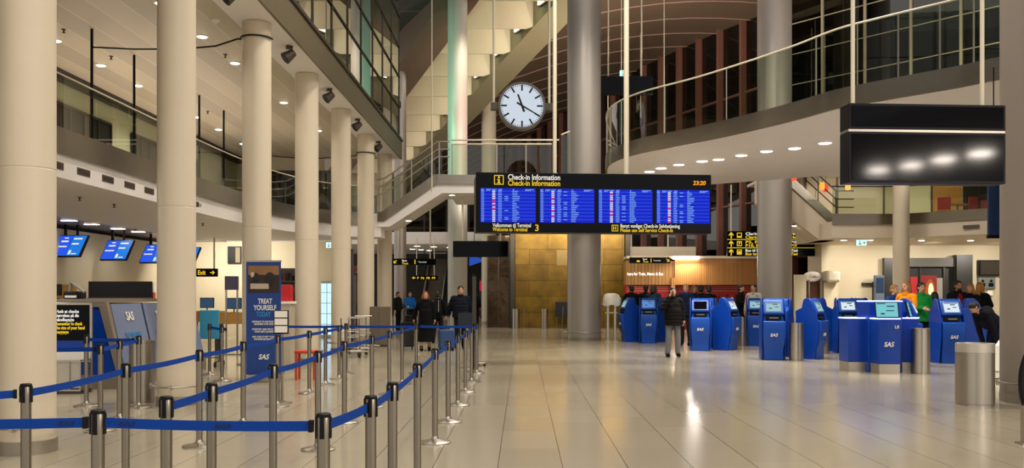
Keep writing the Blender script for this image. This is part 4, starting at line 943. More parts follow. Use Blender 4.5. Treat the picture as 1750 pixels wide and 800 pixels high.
MB().box(-.62, .62, -.05, .05, -.08, .0).build('housing', whitepaint, t); MB().cyl((-.6, -.03, -.11), (.6, -.03, -.11), .06, 12).build('tube', glow('tube_glow', '#fff7ec', 14), t)
area('counter_tube_light', (GX(1172, WY - .4), WY - .6, 3.2), 60, 1.2, .1, (1, .93, .82), target=(GX(1172, WY), WY - 1.6, 0))
o = struct(MB().box(GX(1060, 48), GX(1180, 48), 46.5, 50, 3.5, 4.1).build('canopy_slab', white))

# covered device between posts, right of the middle column
t = thing('covered_device', 'device wrapped in pale plastic on two steel posts by the middle column', 'covered equipment', (3.02, 31.6, 0))
for x in (-.05, .2): q = MB().cbox((x, 0, .7), (.09, .09, 1.4)).build('post', steel, t, .01); MB().cbox((x, 0, .015), (.2, .2, .03)).build('foot_plate', steel, q)
m = MB(); rr = random.Random(5)
vs = []; n = 16
for j, (r, z) in enumerate(((.3, 1.28), (.31, 1.36), (.3, 1.5), (.25, 1.62), (.12, 1.68))):
    for k in range(n): a = 2 * PI * k / n; q = r * (1 + .12 * math.sin(3 * a + j) + .05 * rr.random()); vs.append((.07 + q * math.cos(a), .6 * q * math.sin(a), z - (.06 * abs(math.sin(2 * a)) if j == 0 else 0)))
m.add(vs, [(j * n + k, j * n + (k + 1) % n, (j + 1) * n + (k + 1) % n, (j + 1) * n + k) for j in range(4) for k in range(n)] + [tuple(range(4 * n, 5 * n))]); m.build('plastic_cover', mat('wrap_plastic', '#d8d3c8', .35, var=.15, scale=8), t)
MB().box(-.15, .3, -.03, .03, .98, 1.02).build('cross_bar', steel, t)

# ================================================================== shop entrance and wall furniture on the right
SY = 36.5
t = thing('shop_entrance', 'dark framed shop entrance portal in the pale right wall', 'entrance', (GX(1580, SY), SY, 0))
def sx(px): return GX(px, SY)
MB().box(sx(1508), sx(1530), SY - .2, SY + .0, 0, 3.1).build('side_panel', mat('portal_dark', '#26241f', .4), t, world=True)
MB().box(sx(1530), sx(1628), SY - .2, SY, 2.75, 3.1).build('lintel', mat('portal_grey', '#55534c', .45), t, world=True)
MB().box(sx(1628), sx(1655), SY - .35, SY, 0, 3.22).build('shutter_box', mat('portal_dark', '#26241f', .4), t, world=True)
MB().box(sx(1530), sx(1628), SY - .02, SY, 0, 2.75).build('opening', mat('portal_black', '#131110', .5), t, world=True)
m = MB(); m.box(sx(1555), sx(1567), SY - .06, SY - .03, .8, 2.35).build('red_drape', red, t, world=True)
MB().box(sx(1573), sx(1600), SY - .06, SY - .03, .6, 2.4).build('poster', mat('poster_red', '#7d1a1c', .4, var=.3, scale=2), t, world=True)
MB().ell((sx(1588), SY - .08, 1.75), (.2, .02, .5), 16, 10).build('lit_figure', glow('ember_glow', '#c8682c', .8), t, world=True); MB().ell((sx(1589), SY - .1, 1.8), (.11, .02, .3), 16, 10).build('lit_core', glow('warm_glow', '#ffe2b0', 1.3), t, world=True)
MB().box(sx(1600), sx(1610), SY - .06, SY - .03, 0, 2.3).build('inner_jamb', mat('jamb_grey', '#8a867e', .4), t, world=True)
m = MB()
for px in (1548, 1571, 1612): m.box(sx(px) - .03, sx(px) + .03, SY - .1, SY - .04, 0, 2.75)
m.build('door_frame', darksteel, t, world=True)
t = thing('wall_display', 'switched-off wall screen high on the pale right wall', 'display', (sx(1690), SY, 2.7)); MB().box(sx(1671) - sx(1690), sx(1709) - sx(1690), -.1, .08, -.3, .32).build('casing', black, t, .01); MB().box(sx(1674) - sx(1690), sx(1706) - sx(1690), -.108, -.1, -.26, .28).build('screen', mat('screen_grey', '#3c3830', .2, var=.05), t)
t = thing('notice_sign', 'grey pictogram notice with papers on the pale right wall', 'notice', (sx(1686), SY, 2.1)); MB().box(-.34, .34, -.03, .09, -.22, .22).build('board', mat('notice_grey', '#6d7470', .5, var=.1), t)
m = MB()
for x in (-.17, .17): m.ell((x, -.035, .08), (.06, .008, .06), 10, 6); m.box(x - .1, x + .1, -.04, -.03, -.15, 0)
m.build('pictogram', black, t)
for k, (x, z) in enumerate(((-.2, -.4), (.12, -.4), (-.05, -.62))): MB().box(x - .1, x + .12, -.02, .09, z - .1, z + .1).build('paper', whitepaint, t)
t = thing('door_label', 'small dark door label on the pale wall right of the kiosks', 'label plate', (GX(1482, 36.5), 36.5, 2.05)); MB().box(-.2, .2, -.03, .07, -.06, .06).build('plate', darksteel, t); MB().box(.22, .25, -.03, .07, -2.0, .1).build('door_edge', darksteel, t)
t = thing('info_pillar', 'slim grey-blue lit information panel left of the shop entrance', 'panel', (GX(1502, 36.2), 36.2, 0)); MB().box(-.18, .18, -.1, .1, .05, 2.4).build('body', mat('pillar_blue', '#5b6578', .4), t, .01); MB().box(-.15, .15, -.11, -.1, 1.7, 2.3).build('screen', glow('pillar_glow', '#52688c', .4), t); MB().box(-.22, .22, -.14, .14, 0, .05).build('base', darksteel, t)
# cafe corner seen between column and wall
t = thing('cafe_stall', 'brown cafe front with oval sign right of the grey column', 'shop front', (11.4, 35.0, 0))
MB().box(GX(1359, 35) - 11.4, GX(1378, 35) - 11.4, 0, .2, 0, 2.4).build('pale_pier', cream, t); MB().box(GX(1378, 35) - 11.4, GX(1410, 35) - 11.4, .3, .5, 0, 2.4).build('brown_panel', mat('cafe_brown', '#5b2f1a', .45, var=.2), t)
MB().box(GX(1408, 35) - 11.4, GX(1432, 35) - 11.4, 0, .3, 0, 2.1).build('pale_wall', cream, t); MB().box(GX(1408, 35) - 11.4, GX(1432, 35) - 11.4, -.35, .3, 2.1, 2.55).build('awning', mat('awning_cream', '#c9bfa8', .6), t, .1)
s_ = MB().ell((GX(1391, 35) - 11.4, .2, 2.33), (.36, .05, .2), 24, 10).build('oval_sign', whitepaint, t); text('Cafe', .16, mat('cafe_ink', '#6a2b20', .5), s_, (GX(1391, 35) - 11.4, .14, 2.28), align='CENTER', shear=.2)
for k, px in enumerate((1384, 1404)): MB().cyl((GX(px, 35) - 11.4, .1, 0), (GX(px, 35) - 11.4, .1, 2.2), .04, 10).build('post', steel, t)
# red chairs and tables on the right lower gallery
def chair(x, y, rz, label):
    t = thing('cafe_chair', label, 'chair', (x, y, 4.2), rz, 'red chairs on the right gallery')
    MB().box(-.22, .22, -.22, .22, .43, .48).build('seat', red, t, .02); MB().box(-.22, .22, .2, .25, .5, .95).build('backrest', red, t, .02)
    for a in (-.19, .19):
        for b in (-.19, .19): MB().cyl((a, b, 0), (a, b, .44), .014, 8).build('leg', steel, t)
def table(x, y, label):
    t = thing('cafe_table', label, 'table', (x, y, 4.2), 0, 'tables on the right gallery'); MB().box(-.4, .4, -.35, .35, .71, .75).build('tabletop', orange, t, .01); MB().cyl((0, 0, .02), (0, 0, .71), .035, 10).build('stem', steel, t); MB().lathe([(.25, 0), (.25, .02), (.05, .03)], n=20).build('foot', steel, t)
for k, (px, Y) in enumerate(((1615, 33), (1672, 32.5), (1684, 34))): chair(GX(px, Y), Y, (2.6, .4, 2.9)[k], '%s red cafe chair behind the glass of the right lower gallery' % ORD[k])
table(GX(1636, 33.3), 33.3, 'small cafe table between the red chairs on the right gallery')
for k, (px, py, Y, c) in enumerate(((1357, 302, 31, '#ff5a3c'), (1405, 318, 33, '#ffb648'), (1449, 318, 30.4, '#ffc56a'), (1411, 322, 34, '#ff4a3a'))):
    p = P(px, py, Y); t = thing('pendant_lamp', '%s small glowing coloured lamp by the right stair' % ORD[k], 'lamp', tuple(p), 0, 'coloured lamps by the right stair'); MB().lathe([(.06, -.14), (.09, -.12), (.09, .12), (.05, .14)], n=16).build('shade', glow('lamp_' + c[1:], c, 1.1), t); MB().cyl((0, 0, .14), (0, 0, 6.7 - p.z if Y > 32 else .6), .008, 6).build('cord', black, t)
t = thing('blue_banner', 'dark blue hanging banner below the black double display', 'banner', (GX(1698, 14.3), 14.3, 2.9)); MB().box(-.09, .09, -.02, .02, -.35, 1.0).build('cloth', mat('banner_navy', '#0c2c58', .6), t); MB().cyl((0, 0, 1.0), (0, 0, 2.3), .01, 6).build('cord', black, t); MB().box(-.1, .1, -.025, .025, -.4, -.35).build('weight_bar', black, t)

# ================================================================== check-in counter and surroundings, left
t = thing('check_in_counter', 'grey and blue check-in counter with slanted front panels behind the bin', 'counter', (-8.0, 15.5, 0))
MB().xprof([(-1.6, .22), (1.10, .22), (1.02, .6), (.78, 1.42), (-1.6, 1.42)], 0, .06).build('side_panel', sasblue, t)
MB().xprof([(-1.6, .0), (1.13, .0), (1.13, .24), (-1.6, .24)], -.02, 4.2).build('plinth', counter_grey, t)
MB().xprof([(-1.62, 1.40), (.78, 1.40), (1.09, .22), (1.18, .22), (.90, 1.49), (-1.62, 1.49)], -.04, .08).build('end_frame', counter_grey, t)
MB().xprof([(-1.6, .24), (1.1, .24), (.82, 1.44), (-1.6, 1.44)], .06, 4.2).build('carcass', counter_grey, t)
MB().box(-1.62, .88, -.05, 4.25, 1.48, 1.54).build('worktop', counter_grey, t)
for k in range(3):
    y0 = .15 + k * 1.32; pnl = MB().xprof([(1.13, .3), (.87, 1.45), (.89, 1.455), (1.15, .305)], y0, y0 + 1.24).build('front_panel', greyblue, t, label='slanted grey-blue panel with white logo')
    ang = math.atan2(1.15, -.26); tilt = math.pi / 2 - (ang - math.pi / 2)
    text('SAS', .22, whitepaint, pnl, (.972, y0 + .62, 1.16), (tilt, 0, PI / 2), 'logo', 'CENTER', .02, 0, fit=.3)
    for j, (zz, xx) in enumerate(((.86, 1.046), (.70, 1.083), (.54, 1.12))): text(('FLY FASTER', 'TO CHECK', 'IN HERE')[j], .13, mat('sky_ink', '#3c8fc4', .5, var=0), pnl, (xx, y0 + .62, zz), (tilt, 0, PI / 2), 'slogan', 'CENTER', .02, fit=.62)
t = thing('counter_screen', 'long black privacy screen standing on the check-in counter', 'screen', (-7.9, 18.2, 1.54)); 
MB().box(GX(152, 18.2) + 7.9, GX(260, 18.2) + 7.9, -.02, .02, .0, .34).build('panel', black, t); MB().box(GX(152, 18.2) + 7.9, GX(260, 18.2) + 7.9, -.05, .05, -.0, .02).build('base_rail', darksteel, t)
t = thing('label_printer', 'grey label printer with raised arm on the check-in counter', 'printer', (GX(127, 16.0), 16.0, 1.54)); MB().box(-.14, .16, -.12, .12, 0, .13).build('body', black, t, .02); MB().box(-.1, .1, -.14, -.12, .02, .06).build('paper', whitepaint, t)
MB().tube([(-.08, 0, .13), (-.06, 0, .3), (.06, -.02, .22), (.2, -.04, .12)], .03, 8).build('arm', mat('printer_grey', '#8b8a86', .4), t)
t = thing('office_chair', 'orange-backed chair behind the check-in counter', 'chair', (GX(112, 20.6), 20.6, 0)); MB().box(-.25, .25, -.05, .05, 1.25, 1.85).build('backrest', orange, t, .04); MB().box(-.25, .25, -.45, .02, 1.15, 1.25).build('seat', black, t, .03); MB().cyl((0, -.2, .05), (0, -.2, 1.15), .04, 10).build('stem', darksteel, t); MB().lathe([(.3, 0), (.3, .03), (.05, .06)], (0, -.2, 0), 20).build('base', darksteel, t)
t = thing('monitor', 'black monitor on the check-in counter at the left', 'monitor', (GX(92, 15.95), 15.95, 1.54)); MB().box(-.14, .14, -.02, .02, .06, .26).build('screen', black, t, .01); MB().box(-.02, .02, -.01, .02, 0, .08).build('stand', darksteel, t); MB().box(-.08, .08, -.06, .06, 0, .01).build('foot', darksteel, t)
t = thing('spray_bottle', 'white bottle with orange base at the end of the counter screen', 'bottle', (GX(263, 18.3), 18.3, 1.54)); MB().lathe([(.035, 0), (.035, .12)], n=14).build('orange_base', mat('bottle_orange', '#d6581e', .5), t); MB().lathe([(.035, .12), (.035, .24), (.015, .28), (.015, .32)], n=14).build('bottle', whitepaint, t)
# baggage sizer
t = thing('baggage_sizer', 'black hand baggage size board with steel basket before the counter', 'baggage sizer', (GX(123, 15.05), 15.05, 0))
fr = MB(); hw_ = .32
for x in (-hw_, hw_): fr.box(x - .02, x + .02, -.02, .02, 0, 1.47)
fr.box(-hw_, hw_, -.02, .02, 1.44, 1.48); fr.build('frame', steel, t, .005)
b = MB().box(-hw_ + .02, hw_ - .02, -.015, .015, .85, 1.44).build('board', signblack, t); MB().box(-hw_ + .02, hw_ - .02, -.015, .015, .70, .85).build('blue_strip', sasblue, t); MB().box(-hw_ + .02, hw_ - .02, -.015, .015, .5, .70).build('lower_board', whitepaint, t)
for k, s_ in enumerate(('Husk at checke', 'størrelsen på din', 'håndbagage', 'Remember to check', 'the size of your hand', 'baggage')):
    text(s_, .075, signwhite if k < 3 else yellow, b, (-.26, -.018, 1.31 - .068 * k), bold=.02, fit=(.38, .38, .3, .44, .48, .21)[k])
k_ = MB(); 
for x in (-.33, -.12, .12, .30): k_.box(x - .008, x + .008, -.34, -.32, .05, .55)
for z in (.06, .54): k_.box(-.34, .31, -.345, -.325, z - .012, z + .012); k_.box(-.345, -.325, -.34, 0, z - .012, z + .012); k_.box(.29, .31, -.34, 0, z - .012, z + .012)
k_.build('basket', steel, t); MB().box(-.34, .31, -.34, 0, 0, .06).build('basket_floor', darksteel, t); MB().box(-.31, .28, -.322, -.315, .1, .52).build('basket_panel', mat('panel_silver', '#b9b2a6', .4, metal=.4), t)
# hanging monitors over the counters
for k, (px, py, Y, c) in enumerate(((121, 421, 27.0, 0), (201, 428, 29.0, 0), (266, 434, 31, 0), (318, 438, 33, 0))):
    p = P(px, py, Y); t = thing('hanging_monitor', '%s tilted blue monitor hanging over the check-in counters from the left' % ORD[k], 'monitor', tuple(p), math.radians(-8), 'blue monitors over the counters')
    M = Matrix.Scale(1.6, 4) @ Matrix.Rotation(-.3, 4, 'X') @ Matrix(((1, 0, .25, 0), (0, 1, 0, 0), (0, 0, 1, 0), (0, 0, 0, 1)))
    b = MB().box(-.28, .28, -.03, .03, -.21, .21, M).build('casing', black, t)
    s_ = MB().box(-.265, -.005, -.036, -.03, -.195, .195, M).build('screen', glow('mon_a', '#2a5cf0', .95), b); MB().box(.005, .265, -.036, -.03, -.195, .195, M).build('screen', glow('mon_b', '#1f7fe8', .95), b)
    m = MB()
    for a in ((-.2, -.06, .07, .1), (-.24, -.05, -.03, -.005), (-.16, -.08, .14, .16), (.03, .2, .12, .15), (.03, .17, .02, .05), (.03, .08, -.17, -.09), (.1, .2, -.17, -.15)): m.box(a[0], a[1], -.039, -.036, a[2], a[3], M)
    m.build('screen_lines', signwhite, b)
    MB().box(-.25, -.18, .04, .1, .1, 3.71 - p.z).build('ceiling_bracket', black, t); MB().box(.15, .20, .04, .1, .15, 3.71 - p.z).build('ceiling_bracket', black, t)

# banner stand
t = thing('roll_up_banner', 'tall blue roll-up banner reading treat yourself today', 'banner', (-4.79, 16.78, 0))
MB().box(-.32, .32, -.01, .01, .13, 2.22).build('banner_sheet', bannerblue, t); MB().box(-.33, .33, -.015, .015, 2.22, 2.25).build('top_rail', steel, t)
fb = MB().box(-.33, .33, -.09, .09, .04, .14).build('cassette', steel, t, .01); m = MB()
for x in (-.22, .22): m.box(x - .03, x + .03, -.16, .16, 0, .04)
m.build('foot', steel, fb)
pic = MB().box(-.28, .29, -.016, -.01, 1.65, 2.15).build('photo_print', mat('photo_brown', '#2a1a12', .5, var=.5, scale=6), t)
m = MB().use(0); m.box(-.28, .29, -.02, -.016, 1.98, 2.15); m.use(1).box(-.24, .1, -.024, -.02, 1.72, 1.82, Matrix.Rotation(.0, 4, 'Y')); m.use(2).ell((-.14, -.02, 1.93), (.07, .006, .09), 12, 8); m.ell((.12, -.02, 1.9), (.1, .006, .13), 12, 8); m.use(1).ell((-.2, -.022, 1.98), (.04, .005, .05), 10, 6)
m.build('photo_detail', [mat('photo_amber', '#8a6440', .5, var=.3), mat('photo_pale', '#b9a894', .5), mat('photo_black', '#120c0a', .5)], pic)
text('TREAT', .13, whitepaint, t, (.03, -.014, 1.45), align='CENTER', bold=.02, fit=.26); text('YOURSELF', .13, whitepaint, t, (.03, -.014, 1.33), align='CENTER', bold=.02, fit=.42); text('TODAY', .13, mat('today_blue', '#2f8ed0', .5, var=0), t, (0, -.014, 1.21), align='CENTER', bold=.02, fit=.27)
for k, s_ in enumerate(('UPGRADE TO SAS PLUS OR', 'BUSINESS FOR MORE', 'COMFORT AND SPACE ON', 'YOUR NEXT JOURNEY', 'ASK OUR STAFF TODAY', 'FOR MORE INFORMATION')):
    text(s_, .045, whitepaint, t, (.02, -.014, 1.10 - .045 * k - .05 * (k // 2)), align='CENTER', bold=.02, fit=.46 - .08 * (k % 2))
text('SAS', .13, whitepaint, t, (0, -.014, .42), align='CENTER', bold=.025, shear=.25, fit=.2, name='logo')
# notice frame on a post, podium, red box, stool
t = thing('notice_holder', 'black frame with three white notices on a slim post beside the banner', 'notice', (GX(479, 13.4), 13.45, 0)); MB().cyl((0, .05, .03), (0, .05, 1.3), .02, 10).build('post', polesteel, t); MB().lathe([(.15, 0), (.15, .015), (.03, .04)], (0, .05, 0), 20).build('base', steel, t)
f_ = MB().box(-.11, .11, -.01, .01, 1.03, 1.38).build('frame', black, t)
for k in range(3): MB().box(-.095, .095, -.014, -.01, 1.05 + .112 * k, 1.145 + .112 * k).build('paper', whitepaint, f_)
t = thing('podium', 'pale upright desk behind the blue banner', 'podium', (GX(487, 19.8), 19.8, 0)); MB().box(-.17, .17, -.2, .2, 0, 1.42).build('body', mat('podium_pale', '#b3a792', .5), t, .01); MB().box(-.2, .2, -.22, .22, 1.42, 1.47).build('top', whitepaint, t); MB().box(-.2, .2, -.24, .24, 0, .05).build('foot_plate', steel, t)
t = thing('red_box', 'red box standing on the pale podium behind the banner', 'box', (GX(489, 19.8), 19.8, 1.47)); MB().box(-.13, .13, -.1, .1, 0, .36).build('box', mat('bright_red', '#b9141c', .5), t, .01); MB().box(-.15, -.13, -.11, .1, .0, .2).build('flap', black, t)
t = thing('red_stool', 'low orange-red stool between the banner and the fourth column', 'stool', (GX(524, 17.3), 17.3, 0)); MB().box(-.2, .2, -.16, .16, .50, .56).build('seat', mat('stool_red', '#c8452c', .5), t, .02)
for a in (-.17, .17):
    for b in (-.13, .13): MB().box(a - .02, a + .02, b - .02, b + .02, 0, .5).build('leg', mat('stool_red', '#c8452c', .5), t)
# light blue trolley panel, desks beyond
t = thing('trolley_panel', 'light blue panel on a wheeled frame between the second and third columns', 'panel', (GX(358, 20.4), 20.4, 0)); MB().box(-.22, .22, -.015, .015, .62, 1.27).build('panel', mat('light_blue', '#3f9cc8', .45, var=.08), t, .01)
m = MB(); m.tube([(-.22, .02, .62), (-.22, .02, .2), (.22, .02, .2), (.22, .02, .62)], .015, 8); m.tube([(-.22, -.3, .12), (-.22, .3, .12)], .015, 8); m.tube([(.22, -.3, .12), (.22, .3, .12)], .015, 8); m.cyl((-.22, 0, .12), (-.22, .02, .2), .015, 8); m.cyl((.22, 0, .12), (.22, .02, .2), .015, 8); m.build('frame', darksteel, t)
for a in (-.22, .22):
    for b in (-.28, .28): MB().cyl((a - .015, b, .06), (a + .015, b, .06), .06, 14).build('wheel', rubber, t)
for k, (px, Y, lb) in enumerate(((392, 26, 'orange desk front between the second and third columns'), (350, 28, 'orange desk behind the light blue trolley panel'))):
    t = thing('service_desk', lb, 'desk', (GX(px, Y), Y, 0)); MB().box(-.42, .42, -.03, .03, .78, 1.08).build('front_board', orange, t, .01); MB().box(-.44, .44, -.03, .6, 1.08, 1.11).build('desk_top', orange, t)
    for a in (-.4, .4): MB().box(a - .02, a + .02, .0, .5, 0, 1.08).build('leg', darksteel, t)
    q = thing('monitor', 'dark monitor on the %s' % ('orange desk front' if k == 0 else 'rear orange desk'), 'monitor', (GX(px + (8 if k == 0 else 4), Y + .2), Y + .2, 1.11)); MB().box(-.22, .22, -.02, .02, .1, .42).build('casing', black, q, .01); MB().box(-.2, .2, -.026, -.02, .12, .4).build('screen', glow('dim_screen', '#56779c', .35), q); MB().cyl((0, .0, 0), (0, .0, .12), .02, 8).build('stand', darksteel, q); MB().box(-.1, .1, -.07, .07, 0, .012).build('foot', darksteel, q)
t = thing('counter_pole_sign', 'slim pole sign with purple head standing by the orange desks', 'sign', (GX(396, 24.5), 24.5, 0)); MB().box(-.17, -.13, -.02, .02, 0, 2.1).build('post', steel, t); MB().box(.13, .17, -.02, .02, 0, 2.1).build('post', steel, t); MB().box(-.18, .18, -.03, .03, 1.75, 2.12).build('sign_head', mat('purple_grey', '#55506a', .5), t); MB().box(-.3, .3, -.15, .15, 0, .03).build('base', steel, t)
t = thing('wall_screen', 'dark wall screen high between the second and third columns', 'display', (GX(399, 35.8), 35.95, 3.2)); MB().box(-.26, .26, -.06, .06, -.34, .34).build('casing', black, t); MB().box(.05, .23, -.065, -.06, -.3, .3).build('pale_strip', mat('strip_tan', '#8a7c5a', .5), t)

# shops beyond the colonnade
t = thing('drinks_fridge', 'glowing blue-white glass fridge between the fourth and fifth columns', 'fridge', (GX(556, 34), 34.3, 0))
MB().box(-.25, .25, 0, .5, 0, 2.15).build('cabinet', mat('fridge_grey', '#b9c4cc', .4), t, .02); d = MB().box(-.22, .22, -.02, 0, .12, 2.05).build('lit_door', glow('fridge_glow', '#b5d9f5', 1.5), t)
m = MB()
for z in (.5, .9, 1.3, 1.7): m.box(-.22, .22, -.03, -.02, z, z + .02)
m.box(-.01, .01, -.03, -.02, .12, 2.05); m.build('shelf_lines', steel, d)
def shelf(px0, px1, Y, h, label, seed):
    t = thing('shop_shelf', label, 'shelf', ((GX(px0, Y) + GX(px1, Y)) / 2, Y, 0)); hw = (GX(px1, Y) - GX(px0, Y)) / 2; r = random.Random(seed)
    m = MB(); m.box(-hw, hw, .35, .4, 0, h); m.box(-hw, -hw + .04, 0, .4, 0, h); m.box(hw - .04, hw, 0, .4, 0, h); m.build('frame', mat('shelf_grey', '#86817a', .5), t)
    for z in [.1 + .4 * i for i in range(int((h - .2) / .4) + 1)]:
        s_ = MB().box(-hw + .04, hw - .04, 0, .35, z, z + .03).build('shelf_board', mat('shelf_grey', '#86817a', .5), t)
        m = MB(); u = -hw + .06
        while u < hw - .15:
            w_ = r.uniform(.06, .16); m.use(r.randrange(4)).box(u, u + w_, .05, .3, z + .03, z + .03 + r.uniform(.12, .3)); u += w_ + .015
        g = m.build('goods', [mat('goods_a', '#b9b0a4', .5), mat('goods_b', '#3d3630', .5), mat('goods_c', '#7e6f8c', .5), mat('goods_d', '#8a4a3c', .5)], s_); g['kind'] = 'stuff'
    return t
shelf(472, 506, 33, 2.6, 'tall shop shelf behind the gap of the third and fourth columns', 1); shelf(569, 606, 35, 2.4, 'tall shop shelf right of the glowing fridge', 2); shelf(598, 616, 36.5, 2.8, 'narrow dark shelf between the fifth and sixth columns', 3)
t = thing('upright_sign', 'tall narrow dark purple sign beside the fifth white column', 'sign', (GX(600, 27.3), 27.3, 0)); MB().box(-.06, .06, -.1, .1, .03, 3.0).build('panel', mat('purple_dark', '#2e2a40', .4), t); MB().box(-.2, .2, -.2, .2, 0, .03).build('base', darksteel, t)
for k, (px, Y) in enumerate(((605, 23.6), (617, 24.9), (627, 26.3))):
    t = thing('luggage_trolley', '%s baggage trolley parked between the fifth and sixth columns' % ORD[k], 'baggage trolley', (GX(px, Y), Y, 0), .5, 'parked baggage trolleys')
    m = MB(); m.tube([(-.25, .3, .15), (-.25, .32, 1.0), (.25, .32, 1.0), (.25, .3, .15)], .02, 8); m.build('handle_frame', steel, t); m = MB(); m.tube([(-.25, .3, .16), (-.22, -.45, .16), (.22, -.45, .16), (.25, .3, .16)], .02, 8)
    for y in (-.3, -.1, .1): m.cyl((-.23, y, .16), (.23, y, .16), .012, 8)
    m.build('deck', steel, t); m = MB()
    for z in (.5, .65): m.cyl((-.25, .31, z), (.25, .31, z), .012, 8)
    m.build('basket_bar', steel, t)
    for x, y in ((-.24, .25), (.24, .25), (0, -.42)): MB().cyl((x - .02, y, .07), (x + .02, y, .07), .07, 14).build('wheel', rubber, t)
t = thing('grey_cabinet', 'brown-grey floor cabinet beside the sixth white column', 'cabinet', (GX(648, 28.3), 28.3, 0)); MB().box(-.3, .3, 0, .4, .04, 1.25).build('body', mat('cabinet_taupe', '#6d5f50', .5), t, .01); MB().box(-.28, .28, .02, .38, 0, .04).build('plinth', darksteel, t); MB().box(-.28, -.01, -.012, 0, .08, 1.2).build('door', mat('cabinet_taupe', '#6d5f50', .5), t); MB().box(.01, .28, -.012, 0, .08, 1.2).build('door', mat('cabinet_taupe', '#6d5f50', .5), t)
t = thing('pole_sign', 'tall thin black sign post at the far end of the aisle row', 'sign', (GX(809, 19.05), 19.05, 0)); MB().box(-.025, .025, -.025, .025, .03, 2.05).build('post', black, t); MB().lathe([(.17, 0), (.17, .02), (.04, .05)], n=24).build('base', steel, t); MB().box(-.02, .06, -.03, -.025, 1.0, 2.0).build('panel_edge', darksteel, t)
t = thing('small_board', 'small dark blue board standing at the far end of the aisle row', 'sign', (GX(798, 19.9), 19.9, 0)); MB().box(-.19, .19, -.015, .015, .88, 1.22).build('board', mat('panel_navy', '#0b1424', .4), t); MB().cyl((0, .0, .02), (0, .0, .88), .02, 8).build('post', steel, t); MB().lathe([(.15, 0), (.15, .02), (.03, .04)], n=20).build('base', steel, t)
t = thing('floor_wedge', 'small grey trolley foot lying beside the aisle posts', 'trolley', (GX(822, 20.6), 20.6, 0)); MB().box(-.12, .1, -.15, .15, .05, .09).build('deck', steel, t, .01)
for x in (-.08, .08): MB().cyl((x, -.02, .035), (x, .02, .035), .035, 12).build('wheel', rubber, t)

# far end of the hall: low gallery with lights, escalator, lit shop
fg = struct(MB().box(-22, -1.9, 60, 72, 5.0, 5.8).build('far_gallery_slab', soffit_m))
for k in range(6): downlight((-8.3 + 1.05 * k, 61.5 + .9 * k, 5.0), '%s white lamp under the distant gallery' % ORD[k], 'lamps under the distant gallery', .22, 90, lightlens)
for k in range(3): downlight((-8.0 + .5 * k, 66 + k, 4.98), '%s small lamp deep under the distant gallery' % ORD[k], 'deep lamps under the distant gallery', .2, 60)
t = thing('escalator', 'dark escalator rising at the far end behind the walking couple', 'escalator', (-6.5, 64, 0))
for x in (-.7, .7): MB().prof([(0, 0), (0, 1.0), (1, 1.05), (8, 5.6), (8, 4.6), (1.5, 0)], x - .06, x + .06).build('balustrade', mat('esc_dark', '#2c2c2c', .3, metal=.6), t); MB().tube([(x, 0, 1.0), (x, 1, 1.08), (x, 8, 5.65)], .05, 8).build('handrail', steel, t)
s_ = MB()
for i in range(20): s_.box(-.6, .6, .8 + .36 * i, 1.2 + .36 * i, .1 + .22 * i, .3 + .22 * i)
s_.build('steps', darksteel, t)
struct(MB().box(-14, 6, 74, 74.3, 0, 5.0).build('wall_far', darkwall))
t = thing('lit_screen', 'bright white and red lit advertising panel far behind the sign post', 'display', (GX(828, 62), 62, 0)); MB().box(-.35, .75, 0, .2, 0, 2.8).build('casing', mat('ad_case', '#3a3030', .4), t); MB().box(.1, .7, -.02, 0, 1.0, 2.6).build('white_panel', glow('ad_white', '#e9f6ff', 1.6), t); MB().box(-.33, .08, -.02, 0, 1.9, 2.6).build('red_panel', glow('ad_red', '#c02030', .8), t)
t = thing('blue_logo_sign', 'small lit blue triangular sign far behind the blank hanging sign', 'sign', tuple(P(816, 445, 55))); m = MB(); m.xprof([(-.5, -.35), (.5, 0), (-.5, .4)], -.03, .03); m.build('emblem', glow('logo_blue', '#2f55c0', .8), t); MB().cyl((-.2, 0, .3), (-.2, 0, 1.6), .02, 6).build('suspension', darksteel, t)

# black rounded panel at the right edge
t = thing('seat_end', 'black rounded panel on a metal foot cut by the right picture edge', 'seat', (GX(1741, 9.75) + .3, 9.75, 0))
m = MB(); pl = [(.3 * math.cos(2 * PI * k / 40) * 1.0, .66 + .5 * math.sin(2 * PI * k / 40)) for k in range(40)]; m.xprof(pl, -.03, .03); m.build('side_panel', black, t, .015); MB().box(-.26, -.2, -.04, .04, .02, .45).build('foot', steel, t); MB().box(-.3, .0, -.08, .08, 0, .02).build('foot_plate', steel, t)
